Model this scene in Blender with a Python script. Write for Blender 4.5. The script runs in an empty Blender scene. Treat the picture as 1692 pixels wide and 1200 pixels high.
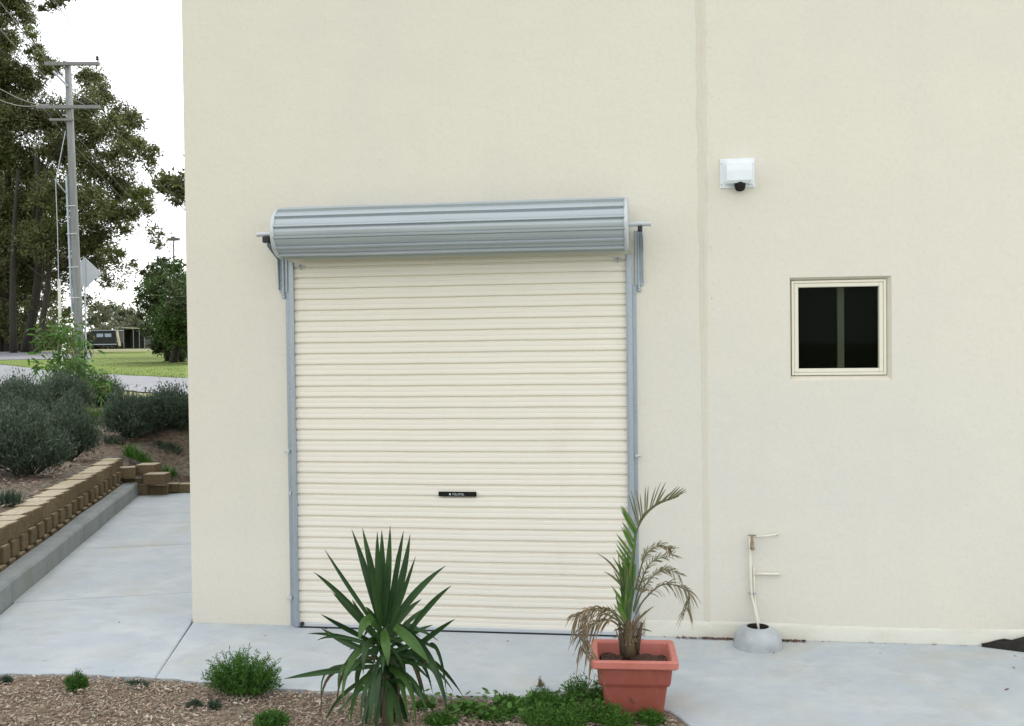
import bpy, math, random
import numpy as np
from mathutils import Vector, Matrix
random.seed(7); rng = np.random.default_rng(7)
S = bpy.context.scene
# ------------------------------------------------------------------ camera, world, sun, exposure
F_PX, W_PX, H_PX = 1650.0, 1692.0, 1200.0
YAW, PITCH, ROLL = math.radians(7.96), math.radians(-1.07), math.radians(-0.66)
CAM = np.array([0.0, -7.0, 2.045])
_cy, _sy = math.cos(YAW), math.sin(YAW)
_F = np.array([-_sy*math.cos(PITCH), _cy*math.cos(PITCH), math.sin(PITCH)])
_R = np.array([_cy, _sy, 0.0]); _U = np.cross(_R, _F)
CR = math.cos(ROLL)*_R + math.sin(ROLL)*_U
CU = -math.sin(ROLL)*_R + math.cos(ROLL)*_U
cam = bpy.data.objects.new('camera', bpy.data.cameras.new('camera'))
S.collection.objects.link(cam)
cam.data.sensor_width = 36.0; cam.data.lens = 36.0*F_PX/W_PX
cam.data.clip_start = 0.05; cam.data.clip_end = 3000
M = Matrix(((CR[0], CU[0], -_F[0]), (CR[1], CU[1], -_F[1]), (CR[2], CU[2], -_F[2])))
cam.matrix_world = Matrix.Translation(Vector(CAM)) @ M.to_4x4()
S.camera = cam

SUN_EL, SUN_AZ = math.radians(58), math.radians(14)      # azimuth from +Y towards +X: the sun stands behind the building
w = bpy.data.worlds.new('World'); S.world = w; w.use_nodes = True
nt = w.node_tree; bg = nt.nodes['Background']
sky = nt.nodes.new('ShaderNodeTexSky'); sky.sky_type = 'NISHITA'; sky.sun_disc = False
sky.sun_elevation = SUN_EL; sky.sun_rotation = SUN_AZ
sky.air_density = 1.0; sky.dust_density = 1.5; sky.ozone_density = 1.0
hs = nt.nodes.new('ShaderNodeHueSaturation'); hs.inputs['Saturation'].default_value = 0.42
nt.links.new(sky.outputs[0], hs.inputs['Color']); cl = nt.nodes.new('ShaderNodeMix'); cl.data_type = 'RGBA'; cl.inputs[0].default_value = .72   # high thin overcast evens the sky out
cl.inputs[7].default_value = (4.7, 4.7, 4.65, 1); nt.links.new(hs.outputs[0], cl.inputs[6]); nt.links.new(cl.outputs[2], bg.inputs['Color'])
bg.inputs['Strength'].default_value = 0.15
sd = bpy.data.lights.new('sun', 'SUN'); sd.energy = 1.3; sd.angle = math.radians(10); sd.color = (1, .95, .87)
sun = bpy.data.objects.new('sun', sd); S.collection.objects.link(sun)
_sv = Vector((math.sin(SUN_AZ)*math.cos(SUN_EL), math.cos(SUN_AZ)*math.cos(SUN_EL), math.sin(SUN_EL)))
sun.rotation_euler = _sv.to_track_quat('Z', 'Y').to_euler(); sun.location = (0, 0, 30)
S.view_settings.view_transform = 'Standard'; S.view_settings.look = 'None'
S.view_settings.exposure = 1.37; S.view_settings.gamma = 1.0
S.cycles.max_bounces = 8; S.cycles.transparent_max_bounces = 24

# ------------------------------------------------------------------ measuring helpers: photo measure -> place in the world
def ray(px, py): return _F + CR*(px-W_PX/2)/F_PX + CU*(H_PX/2-py)/F_PX
def at(px, py, dist): return CAM + ray(px, py)*dist
def gnd(px, py, z=0.0):
    d = ray(px, py); return CAM + d*((z-CAM[2])/d[2])
def wallpt(px, py, y=0.0):
    d = ray(px, py); return CAM + d*((y-CAM[1])/d[1])
KU = np.array([-.330, .944]); KN = np.array([-.944, -.330]); K0 = np.array([-5.02, .08])
def ab(x, y): q = np.array([x-K0[0], y-K0[1]]); return float(q@KU), float(q@KN)
def kpt(a, b, z=0.0): q = K0 + KU*a + KN*b; return np.array([q[0], q[1], z])
F2 = np.array([-_sy, _cy])
def smooth(t): t = min(1, max(0, t)); return t*t*(3-2*t)
def tz(x, y):
    a, b = ab(x, y); d = x*F2[0] + (y+7.0)*F2[1]
    far = .50 + .025*max(0, d-8) if d < 12 else .60 + .018*(d-12)
    far = min(far, 2.04)
    if a < 6.9 and b < .32: return -.07
    if y < 3 and b < .32: return -.07
    sb = smooth((b-.5)/2.6)
    if a < 6.9: return .47+(far-.47)*sb
    lo = .11+.36*smooth((b+.45)/.85)
    return lo+(far-lo)*max(smooth((a-6.95)/2.3), sb)
def hit(px, py, off=0.0):                       # where a photo ray meets the ground
    d = ray(px, py); t = 6.0; last = t
    while t < 400:
        p = CAM + d*t
        if p[2] < tz(p[0], p[1]) + off: break
        last = t; t *= 1.01
    lo, hi = last, t
    for _ in range(18):
        m = .5*(lo+hi); p = CAM + d*m
        if p[2] < tz(p[0], p[1]) + off: hi = m
        else: lo = m
    return CAM + d*lo

# ------------------------------------------------------------------ materials
def mat(name, base, rough=.8, metal=0.0, spec=None):
    m = bpy.data.materials.new(name); m.use_nodes = True
    b = m.node_tree.nodes['Principled BSDF']
    b.inputs['Base Color'].default_value = (*base, 1); b.inputs['Roughness'].default_value = rough
    b.inputs['Metallic'].default_value = metal
    if spec is not None: b.inputs['Specular IOR Level'].default_value = spec
    return m
def N(m, t, **kw):
    n = m.node_tree.nodes.new(t)
    for k, v in kw.items():
        if k in n.inputs: n.inputs[k].default_value = v
        else: setattr(n, k, v)
    return n
def L(m, a, b): m.node_tree.links.new(a, b)
def B(m): return m.node_tree.nodes['Principled BSDF']
def mottle(m, layers, bump=None, coords='Object'):
    """layers: (scale, detail, (lo, hi), colA, colB, fac, stretch) blended over base colour"""
    tc = N(m, 'ShaderNodeTexCoord'); prev = None
    base = tuple(B(m).inputs['Base Color'].default_value)
    for sc, det, (lo, hi), col, fac, st in layers:
        mp = N(m, 'ShaderNodeMapping'); mp.inputs['Scale'].default_value = st
        L(m, tc.outputs[coords], mp.inputs[0])
        n = N(m, 'ShaderNodeTexNoise', Scale=sc, Detail=det, Roughness=.6); L(m, mp.outputs[0], n.inputs[0])
        r = N(m, 'ShaderNodeMapRange'); r.inputs['From Min'].default_value = lo; r.inputs['From Max'].default_value = hi
        r.inputs['To Max'].default_value = fac
        L(m, n.outputs[0], r.inputs[0])
        mx = N(m, 'ShaderNodeMix', data_type='RGBA'); L(m, r.outputs[0], mx.inputs[0])
        if prev is None: mx.inputs[6].default_value = base
        else: L(m, prev, mx.inputs[6])
        mx.inputs[7].default_value = (*col, 1); prev = mx.outputs[2]
    if prev is not None: L(m, prev, B(m).inputs['Base Color'])
    if bump:
        last = None
        for sc, det, dist, stren in bump:
            n = N(m, 'ShaderNodeTexNoise', Scale=sc, Detail=det); L(m, tc.outputs[coords], n.inputs[0])
            bp = N(m, 'ShaderNodeBump'); bp.inputs['Distance'].default_value = dist; bp.inputs['Strength'].default_value = stren
            L(m, n.outputs[0], bp.inputs['Height'])
            if last: L(m, last, bp.inputs['Normal'])
            last = bp.outputs[0]
        L(m, last, B(m).inputs['Normal'])
    return m
U1 = (1, 1, 1)
MT = {}
MT['render'] = mottle(mat('wall_render', (.67, .64, .55), .9),
    [(.45, 3, (.4, .65), (.63, .615, .555), .9, U1), (2.2, 5, (.45, .75), (.685, .655, .56), .6, U1), (1.2, 5, (.5, .85), (.62, .60, .53), .4, (3, 3, .25)), (38, 4, (.5, .75), (.58, .55, .47), .5, U1), (7, 6, (.62, .8), (.59, .565, .50), .4, U1)],
    [(2.5, 2, .012, .45), (14, 3, .005, .55), (160, 2, .002, .7)])
MT['filler'] = mottle(mat('joint_filler', (.61, .575, .485), .92), [(9, 5, (.4, .7), (.625, .59, .50), .6, (1, 1, .3)), (5, 4, (.55, .75), (.55, .50, .40), .25, (1, 1, .5))], [(25, 4, .006, .6)])
MT['plinth'] = mottle(mat('plinth_render', (.63, .625, .55), .9), [(3, 5, (.45, .75), (.52, .50, .41), .7, (1, 1, 3)), (12, 4, (.55, .8), (.68, .67, .57), .5, U1)], [(30, 4, .006, .6)])
MT['concrete'] = mottle(mat('concrete', (.435, .48, .515), .88),
    [(.7, 5, (.4, .7), (.37, .42, .455), .85, U1), (3.0, 6, (.45, .72), (.52, .545, .54), .8, U1), (1.6, 6, (.5, .72), (.43, .42, .37), .75, U1), (5, 6, (.5, .72), (.36, .39, .405), .6, U1), (2.3, 6, (.56, .7), (.53, .56, .57), .6, (1, 2.2, 1)), (18, 6, (.52, .75), (.50, .52, .52), .5, U1), (70, 3, (.5, .8), (.36, .39, .40), .4, U1), (9, 6, (.64, .78), (.27, .29, .29), .6, U1)],
    [(1.3, 3, .012, .3), (6, 3, .004, .4), (120, 3, .002, .5)])
MT['kerb'] = mottle(mat('kerb_concrete', (.26, .285, .295), .9), [(4, 5, (.45, .7), (.17, .195, .20), .8, (1, 1, .4)), (30, 4, (.5, .8), (.40, .42, .42), .5, U1), (2, 4, (.5, .7), (.27, .28, .20), .4, U1)], [(60, 3, .003, .6)])
MT['collar'] = mottle(mat('pale_cast_concrete', (.48, .51, .53), .38), [(5, 5, (.4, .65), (.26, .285, .295), .9, U1), (20, 4, (.5, .8), (.52, .55, .57), .6, U1), (3, 5, (.6, .8), (.36, .34, .29), .6, U1)], [(50, 3, .003, .5)])
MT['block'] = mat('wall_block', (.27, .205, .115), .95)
def island_tint(m, cols, noise=None, rough=None, bump=None):
    g = N(m, 'ShaderNodeNewGeometry'); r = N(m, 'ShaderNodeValToRGB'); e = r.color_ramp
    e.elements[0].color = (*cols[0], 1); e.elements[1].color = (*cols[-1], 1); e.elements[1].position = 1
    for i, c in enumerate(cols[1:-1]): e.elements.new((i+1)/(len(cols)-1)).color = (*c, 1)
    L(m, g.outputs['Random Per Island'], r.inputs[0]); out = r.outputs[0]
    if noise:
        sc, col, fac = noise
        tc = N(m, 'ShaderNodeTexCoord'); n = N(m, 'ShaderNodeTexNoise', Scale=sc, Detail=5.0); L(m, tc.outputs['Object'], n.inputs[0])
        rr = N(m, 'ShaderNodeMapRange'); rr.inputs['From Min'].default_value = .42; rr.inputs['From Max'].default_value = .68; rr.inputs['To Max'].default_value = fac
        L(m, n.outputs[0], rr.inputs[0]); mx = N(m, 'ShaderNodeMix', data_type='RGBA'); L(m, rr.outputs[0], mx.inputs[0]); L(m, out, mx.inputs[6]); mx.inputs[7].default_value = (*col, 1); out = mx.outputs[2]
    L(m, out, B(m).inputs['Base Color'])
    if bump:
        tc = N(m, 'ShaderNodeTexCoord'); n = N(m, 'ShaderNodeTexNoise', Scale=bump[0], Detail=4.0); L(m, tc.outputs['Object'], n.inputs[0])
        bp = N(m, 'ShaderNodeBump'); bp.inputs['Distance'].default_value = bump[1]; L(m, n.outputs[0], bp.inputs['Height']); L(m, bp.outputs[0], B(m).inputs['Normal'])
    return m
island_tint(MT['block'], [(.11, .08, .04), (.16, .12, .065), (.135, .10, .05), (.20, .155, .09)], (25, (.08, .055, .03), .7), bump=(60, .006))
MT['blocktop'] = mat('lit_block_top', (.40, .35, .25), .95)  # paler block colour that stands for skylight on upward faces
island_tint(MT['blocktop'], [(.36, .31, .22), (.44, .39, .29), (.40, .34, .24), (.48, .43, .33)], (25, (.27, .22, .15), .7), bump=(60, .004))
def leafmat(name, cols, rough=.55, trans=.25, noise=None, spec=.3):
    m = mat(name, cols[0], rough, spec=spec); island_tint(m, cols, noise)
    if trans:
        t = N(m, 'ShaderNodeBsdfTranslucent'); mx = N(m, 'ShaderNodeMixShader'); mx.inputs[0].default_value = trans
        src = B(m).inputs['Base Color'].links[0].from_socket; L(m, src, t.inputs[0])
        L(m, B(m).outputs[0], mx.inputs[1]); L(m, t.outputs[0], mx.inputs[2])
        L(m, mx.outputs[0], m.node_tree.nodes['Material Output'].inputs[0])
    return m
MT['gum'] = leafmat('gum_leaves', [(.060, .072, .030), (.105, .112, .045), (.036, .046, .022), (.13, .105, .055), (.11, .145, .045), (.19, .18, .09)], noise=(.22, (.13, .17, .035), .75))
MT['gum_far'] = leafmat('far_leaves', [(.12, .14, .09), (.17, .17, .10), (.10, .13, .08), (.15, .15, .10)])
MT['dkleaf'] = leafmat('dark_leaves', [(.03, .06, .018), (.05, .09, .02), (.025, .045, .02), (.07, .05, .025)], noise=(.5, (.07, .15, .02), .7))
MT['bush'] = leafmat('grey_green_leaves', [(.05, .082, .05), (.085, .125, .08), (.028, .05, .03), (.12, .16, .115)], trans=.2)
MT['sapling'] = leafmat('sapling_leaves', [(.06, .15, .025), (.09, .20, .035), (.045, .11, .025), (.12, .13, .05)], trans=.3)
MT['weed'] = leafmat('weed_leaves', [(.055, .15, .02), (.08, .20, .03), (.045, .11, .02), (.11, .22, .05)], trans=.3)
MT['weed2'] = leafmat('dark_weed_leaves', [(.05, .14, .018), (.08, .20, .028), (.035, .10, .015), (.13, .25, .04)], trans=.3)
MT['yucca'] = leafmat('yucca_leaves', [(.020, .055, .016), (.032, .078, .022), (.016, .042, .016), (.05, .10, .028)], .45, .12, (14, (.035, .085, .02), .5), .3)
MT['yucca_light'] = leafmat('yucca_light_leaves', [(.07, .15, .03), (.05, .11, .025)], .45, .15, (14, (.04, .09, .02), .5), .3)
MT['palm_green'] = leafmat('palm_leaves', [(.07, .17, .03), (.11, .24, .04), (.15, .21, .06), (.06, .13, .05)], .45, .25)
MT['palm_olive'] = leafmat('palm_olive_leaves', [(.12, .16, .06), (.18, .15, .085), (.10, .14, .06), (.21, .19, .10)], .6, .2)
MT['palm_dry'] = leafmat('palm_dry_leaves', [(.26, .19, .12), (.18, .13, .09), (.34, .25, .16), (.12, .13, .07)], .8, .15)
MT['palm_core'] = leafmat('palm_base_fibre', [(.085, .06, .035), (.11, .08, .045), (.06, .05, .03)], .9, 0)
MT['bark'] = mottle(mat('bark', (.030, .026, .019), .95), [(2, 5, (.4, .7), (.05, .043, .033), .8, (4, 4, .6))], [(12, 4, .03, .8)])
MT['stem'] = mottle(mat('sapling_bark', (.30, .24, .17), .9), [(20, 4, (.4, .7), (.20, .16, .11), .7, U1)])
MT['timber'] = mottle(mat('weathered_timber', (.18, .19, .19), .9), [(3, 5, (.4, .7), (.26, .27, .26), .8, (6, 6, .3)), (1, 5, (.5, .7), (.17, .17, .16), .7, (3, 3, .4))], [(20, 4, .01, .6)])
MT['zinc'] = mottle(mat('galvanised_steel', (.36, .41, .455), .42, .45), [(40, 3, (.4, .7), (.28, .32, .365), .6, U1), (5, 4, (.5, .8), (.40, .44, .48), .6, U1)], [(50, 2, .0006, .4)])
MT['zinc_pale'] = mottle(mat('pale_zinc', (.54, .57, .59), .5, .3), [(30, 4, (.4, .7), (.50, .54, .57), .6, U1)])
MT['drum'] = mottle(mat('blue_grey_curtain_back', (.38, .425, .455), .36, .25), [(2, 4, (.4, .7), (.42, .465, .495), .7, (.2, 3, 3)), (12, 4, (.5, .8), (.28, .32, .36), .4, (.15, 4, 4)), (60, 2, (.55, .8), (.34, .39, .43), .35, U1)])
MT['cream'] = mottle(mat('cream_colour_steel', (.775, .735, .645), .42, 0, .45), [(1.2, 4, (.4, .7), (.75, .71, .625), .7, (1, 1, 1)), (14, 4, (.5, .8), (.71, .67, .575), .35, (.25, 1, 1.5)), (3, 5, (.6, .8), (.66, .61, .50), .4, (1, 1, .4))])
MT['frame'] = mottle(mat('window_aluminium', (.72, .68, .57), .45), [(12, 4, (.5, .8), (.64, .63, .54), .6, U1)])
MT['reveal'] = mottle(mat('reveal_render', (.60, .565, .47), .9), [(10, 4, (.4, .7), (.66, .63, .54), .6, U1)], [(40, 3, .003, .5)])
MT['black'] = mat('black_plastic', (.006, .0065, .006), .5, spec=.2)
MT['rubber'] = mat('black_rubber', (.02, .022, .025), .7)
MT['white'] = mottle(mat('white_plastic', (.74, .79, .83), .45), [(20, 4, (.4, .7), (.66, .71, .76), .6, U1)])
MT['whitelet'] = mat('pale_lettering', (.55, .60, .62), .5)
MT['paintpipe'] = mottle(mat('cream_painted_pipe', (.68, .66, .56), .6), [(40, 4, (.5, .75), (.55, .50, .40), .5, U1)])
MT['brass'] = mottle(mat('weathered_brass', (.26, .19, .11), .6, .4), [(90, 4, (.4, .7), (.42, .36, .26), .7, U1)])
MT['terracotta'] = mottle(mat('terracotta_plastic', (.28, .072, .052), .55), [(4, 4, (.4, .7), (.26, .060, .038), .7, U1), (25, 5, (.5, .75), (.34, .12, .09), .5, (1, 1, .5)), (6, 5, (.55, .75), (.30, .15, .11), .5, U1)], [(60, 3, .001, .4)])
MT['terracotta_rim'] = mottle(mat('faded_terracotta_rim', (.50, .17, .135), .55), [(12, 4, (.4, .7), (.43, .13, .10), .7, U1)])
MT['soil'] = mottle(mat('potting_soil', (.06, .035, .025), .95), [(40, 5, (.4, .7), (.13, .06, .045), .8, U1)], [(60, 4, .02, .9)])
MT['soil_and_shade'] = mottle(mat('dark_soil_and_hole_shade', (.012, .011, .009), .95), [(25, 5, (.45, .75), (.03, .026, .02), .8, U1)], [(40, 4, .02, .9)])  # for the soil heap, and as painted shade inside the collar hole
MT['mulch'] = mottle(mat('mulch_ground', (.21, .16, .11), .95), [(6, 6, (.4, .7), (.12, .085, .06), .8, U1), (50, 5, (.5, .7), (.34, .27, .21), .8, U1), (1.5, 5, (.5, .7), (.17, .15, .11), .7, U1)], [(45, 5, .02, .9)])
MT['mulch_up'] = mottle(mat('raised_mulch', (.125, .092, .06), .95), [(1.2, 6, (.45, .7), (.155, .145, .125), .9, U1), (14, 6, (.42, .62), (.045, .034, .024), .9, U1), (35, 5, (.55, .72), (.28, .20, .145), .7, U1)], [(25, 5, .03, .9)])
MT['chip'] = island_tint(mat('bark_chips', (.3, .2, .1), .9), [(.21, .15, .10), (.34, .255, .18), (.45, .37, .28), (.13, .09, .065), (.30, .195, .14), (.60, .54, .45), (.24, .18, .125), (.27, .25, .21)])
MT['chip_up'] = island_tint(mat('bark_and_gravel', (.3, .2, .1), .9), [(.10, .065, .04), (.19, .14, .09), (.06, .045, .03), (.20, .19, .17), (.20, .09, .06), (.42, .34, .27), (.13, .08, .055)])
MT['litter'] = island_tint(mat('dead_leaves', (.2, .1, .05), .9), [(.10, .06, .035), (.16, .08, .05), (.05, .035, .025), (.26, .08, .06)])
MT['road'] = mottle(mat('gravel_road', (.155, .165, .18), .95), [(.35, 5, (.4, .7), (.20, .205, .225), .8, (1, 1, 1)), (4, 6, (.45, .7), (.18, .185, .20), .6, U1), (25, 4, (.5, .75), (.33, .335, .35), .6, U1)], [(20, 4, .02, .6)])
MT['road_far'] = mottle(mat('asphalt', (.13, .135, .15), .95), [(.2, 5, (.4, .7), (.17, .175, .19), .8, U1), (.9, 6, (.5, .7), (.15, .155, .16), .5, U1)])
MT['lawn'] = mottle(mat('lawn_grass', (.11, .16, .015), .95), [(.12, 5, (.42, .62), (.075, .115, .012), .9, U1), (1.1, 6, (.45, .7), (.14, .18, .025), .7, U1), (7, 5, (.5, .75), (.11, .17, .03), .7, U1), (.25, 5, (.6, .75), (.27, .24, .12), .5, U1)], [(6, 4, .08, .8)])
MT['earth'] = mottle(mat('dry_grass_ground', (.17, .18, .08), .95), [(.3, 6, (.4, .7), (.23, .19, .12), .8, U1), (3, 6, (.5, .7), (.11, .14, .05), .7, U1)], [(6, 4, .05, .7)])
MT['blade'] = leafmat('grass_blades', [(.08, .14, .015), (.11, .18, .02), (.14, .18, .035)], trans=.2)
MT['signback'] = mottle(mat('sign_back_aluminium', (.42, .45, .47), .5, .3), [(3, 4, (.4, .7), (.36, .39, .42), .6, U1)])
MT['darkgreen'] = mottle(mat('dark_green_panel', (.010, .011, .009), .7), [(2, 4, (.4, .7), (.018, .018, .014), .7, U1)])
MT['paleglass'] = mat('pale_window_film', (.30, .36, .42), .2)
MT['creamroof'] = mottle(mat('faded_cream_sheet', (.50, .45, .33), .7), [(2, 4, (.4, .7), (.38, .33, .24), .7, U1)])
MT['whitepaint'] = mottle(mat('white_painted_timber', (.66, .65, .60), .7), [(3, 4, (.45, .7), (.5, .49, .45), .6, U1)])
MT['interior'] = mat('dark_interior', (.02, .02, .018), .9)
MT['mullion'] = mat('inner_mullion', (.62, .60, .50), .6)
MT['roofsheet'] = mat('roof_sheet', (.4, .42, .42), .6)
g = bpy.data.materials.new('window_glass'); g.use_nodes = True; MT['glass'] = g
_n = g.node_tree.nodes; _n.remove(_n['Principled BSDF'])
_t = N(g, 'ShaderNodeBsdfTransparent'); _t.inputs[0].default_value = (.55, .58, .54, 1)
_gl = N(g, 'ShaderNodeBsdfGlossy'); _gl.inputs['Roughness'].default_value = .02; _gl.inputs[0].default_value = (.6, .7, .6, 1)
_fr = N(g, 'ShaderNodeFresnel', IOR=1.14); _mx = N(g, 'ShaderNodeMixShader')
L(g, _fr.outputs[0], _mx.inputs[0]); L(g, _t.outputs[0], _mx.inputs[1]); L(g, _gl.outputs[0], _mx.inputs[2]); L(g, _mx.outputs[0], _n['Material Output'].inputs[0])

# ------------------------------------------------------------------ mesh helpers
class MB:
    def __init__(s): s.v = []; s.f = []; s.n = 0
    def add(s, v, f):
        v = np.asarray(v, float); s.v.append(v); s.f += [tuple(int(i)+s.n for i in q) for q in f]; s.n += len(v); return s
    def quads(s, q):                               # q: n x 4 x 3
        q = np.asarray(q, float); k = len(q); s.v.append(q.reshape(-1, 3))
        s.f += [tuple(r) for r in (np.arange(k*4).reshape(k, 4)+s.n).tolist()]; s.n += 4*k; return s
    def box(s, lo, hi, rot=None, at=(0, 0, 0), bev=0.0):
        lo, hi = np.array(lo, float), np.array(hi, float)
        if bev <= 0:
            v = np.array([[x, y, z] for z in (lo[2], hi[2]) for y in (lo[1], hi[1]) for x in (lo[0], hi[0])])
            f = [(0, 2, 3, 1), (4, 5, 7, 6), (0, 1, 5, 4), (2, 6, 7, 3), (0, 4, 6, 2), (1, 3, 7, 5)]
        else:
            c, h = (lo+hi)/2, (hi-lo)/2; b = min(bev, *(h*.45)); v = []; idx = {}
            for sx in (-1, 1):
                for sy in (-1, 1):
                    for sz in (-1, 1):
                        sg = np.array([sx, sy, sz])
                        for ax in range(3):
                            q = h-b; q = q.copy(); q[ax] = h[ax]; idx[(sx, sy, sz, ax)] = len(v); v.append(c+sg*q)
            f = []
            for ax in range(3):
                o = [i for i in range(3) if i != ax]
                for sg in (-1, 1):
                    def key(a, b_):
                        k = [0, 0, 0]; k[ax] = sg; k[o[0]] = a; k[o[1]] = b_; return idx[(*k, ax)]
                    q = [key(-1, -1), key(1, -1), key(1, 1), key(-1, 1)]
                    f.append(tuple(q))
                for a in (-1, 1):
                    for b_ in (-1, 1):
                        k0 = [0, 0, 0]; k0[o[0]] = a; k0[o[1]] = b_; k0[ax] = -1; k1 = list(k0); k1[ax] = 1
                        f.append((idx[(*k0, o[0])], idx[(*k1, o[0])], idx[(*k1, o[1])], idx[(*k0, o[1])]))
            for sx in (-1, 1):
                for sy in (-1, 1):
                    for sz in (-1, 1): f.append(tuple(idx[(sx, sy, sz, a)] for a in range(3)))
            v = np.array(v)
        if rot is not None: v = v @ np.array(rot).T
        return s.add(v+np.array(at), f)
    def tube(s, pts, r, seg=8, cap=True):
        pts = [np.array(p, float) for p in pts]; k = len(pts); rr = r if hasattr(r, '__len__') else [r]*k
        t0 = pts[1]-pts[0]; t0 /= np.linalg.norm(t0)
        up = np.array([0, 0, 1.]) if abs(t0[2]) < .9 else np.array([1., 0, 0]); n = np.cross(t0, up); n /= np.linalg.norm(n); V = []
        for i in range(k):
            t = pts[min(i+1, k-1)]-pts[max(i-1, 0)]; t /= np.linalg.norm(t)+1e-9
            n = n-t*(n@t); n /= np.linalg.norm(n)+1e-9; b = np.cross(t, n)
            for j in range(seg):
                a = 2*math.pi*j/seg; V.append(pts[i]+rr[i]*(math.cos(a)*n+math.sin(a)*b))
        Fc = [(i*seg+j, i*seg+(j+1) % seg, (i+1)*seg+(j+1) % seg, (i+1)*seg+j) for i in range(k-1) for j in range(seg)]
        if cap: Fc += [tuple(range(seg-1, -1, -1)), tuple((k-1)*seg+j for j in range(seg))]
        return s.add(V, Fc)
    def lathe(s, prof, c, seg=32):
        V = [(c[0]+r*math.cos(2*math.pi*j/seg), c[1]+r*math.sin(2*math.pi*j/seg), c[2]+z) for r, z in prof for j in range(seg)]
        k = len(prof)
        return s.add(V, [(i*seg+j, i*seg+(j+1) % seg, (i+1)*seg+(j+1) % seg, (i+1)*seg+j) for i in range(k-1) for j in range(seg)])
    def grid(s, P):                                # P: n x m x 3
        P = np.asarray(P, float); n, m = P.shape[:2]
        return s.add(P.reshape(-1, 3), [(i*m+j, i*m+j+1, (i+1)*m+j+1, (i+1)*m+j) for i in range(n-1) for j in range(m-1)])
    def build(s, name, material, parent=None, smooth_=False, origin=None):
        V = np.concatenate(s.v) if s.v else np.zeros((0, 3))
        o = np.array(origin if origin is not None else (0, 0, 0), float)
        if parent is not None: o = np.array(parent['_o']) if '_o' in parent else o
        me = bpy.data.meshes.new(name); me.from_pydata((V-o).tolist(), [], s.f); me.update()
        me.materials.append(MT[material] if isinstance(material, str) else material)
        if smooth_:
            for p in me.polygons: p.use_smooth = True
        ob = bpy.data.objects.new(name, me); S.collection.objects.link(ob)
        if parent is None: ob.location = o
        else: ob.parent = parent; ob['_o'] = list(map(float, o))
        return ob
def tag(o, label=None, cat=None, group=None, kind=None):
    if label: o['label'] = label
    if cat: o['category'] = cat
    if group: o['group'] = group
    if kind: o['kind'] = kind
    return o
def empty(name, loc, label, cat, group=None):
    e = bpy.data.objects.new(name, None); S.collection.objects.link(e); e.location = loc; e.empty_display_size = .1
    e['_o'] = [float(c) for c in loc]; return tag(e, label, cat, group)
def unit(v): v = np.asarray(v, float); return v/(np.linalg.norm(v, axis=-1, keepdims=True)+1e-9)

# ------------------------------------------------------------------ ground
def ground():
    A = sorted(set([-600, -200, -60, -25, -12, -8, -6, -4, -2.4, -2, -1.6] + [round(-1.2+.4*i, 2) for i in range(20)] + [6.9, 6.96, 7.05] + [7.2+.3*i for i in range(10)] + [11+1.0*i for i in range(12)] + [24, 27, 30, 35, 40, 45, 50, 55, 60, 70, 80, 90, 110, 150, 250, 500, 1500]))
    Bq = sorted(set([-1500, -600, -200, -90, -50, -30, -20, -14, -10, -7, -5, -4, -3, -2.2, -1.6, -1.0, -.5, -.2, 0, .31, .33, .5, .8, 1.2, 1.7, 2.3, 3, 4, 5, 6.5, 8, 10, 13, 17, 22, 28, 35, 50, 80, 150, 400, 1500]))
    P = np.zeros((len(A), len(Bq), 3))
    for i, a in enumerate(A):
        for j, b in enumerate(Bq):
            p = kpt(a, b); p[2] = tz(p[0], p[1]); P[i, j] = p
    o = MB().grid(P).build('ground', 'earth'); tag(o, kind='structure')
    o.data.materials.append(MT['mulch_up']); k = 0
    for i in range(len(A)-1):
        for j in range(len(Bq)-1):
            if A[i] < 14 and A[i] > -6 and Bq[j] > -3 and Bq[j] < 8: o.data.polygons[k].material_index = 1
            k += 1
ground()
def sheet(name, mat_, near, farr, off, n=60, m=24, bump=0.0, ab_mode=False):
    """a surface draped on the ground between two measured edges"""
    near, farr = np.array(near, float), np.array(farr, float); P = np.zeros((m, n, 3))
    def samp(E, t):
        s = t*(len(E)-1); i = min(int(s), len(E)-2); return E[i]+(E[i+1]-E[i])*(s-i)
    for j in range(n):
        a, b = hit(*samp(near, j/(n-1))), hit(*samp(farr, j/(n-1)))
        for i in range(m):
            q = a+(b-a)*i/(m-1); wob = (random.random()-.5)*.25 if i in (0, m-1) else 0
            q = q + wob*np.array([F2[0], F2[1], 0])
            P[i, j] = (q[0], q[1], tz(q[0], q[1])+off+(random.random()*bump if 0 < i < m-1 else 0))
    return tag(MB().grid(P).build(name, mat_, smooth_=True), kind='structure')
sheet('road', 'road', [(-420, 655), (-200, 648), (0, 640), (150, 642), (300, 655), (420, 668), (620, 690)],
      [(-420, 597), (-200, 597), (0, 603), (70, 612), (160, 619), (300, 626), (620, 645)], .03)
sheet('lawn', 'lawn', [(-420, 596), (-200, 596), (0, 602), (70, 611), (160, 618), (300, 625), (620, 644)],
      [(-420, 591), (-200, 591), (0, 592), (150, 590), (170, 582), (300, 579.5), (620, 580)], .02, m=40)
sheet('far_road', 'road_far', [(-420, 595), (-200, 593), (0, 596), (150, 594)], [(-420, 581), (-200, 581), (0, 582), (150, 582)], .045, n=40)

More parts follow.
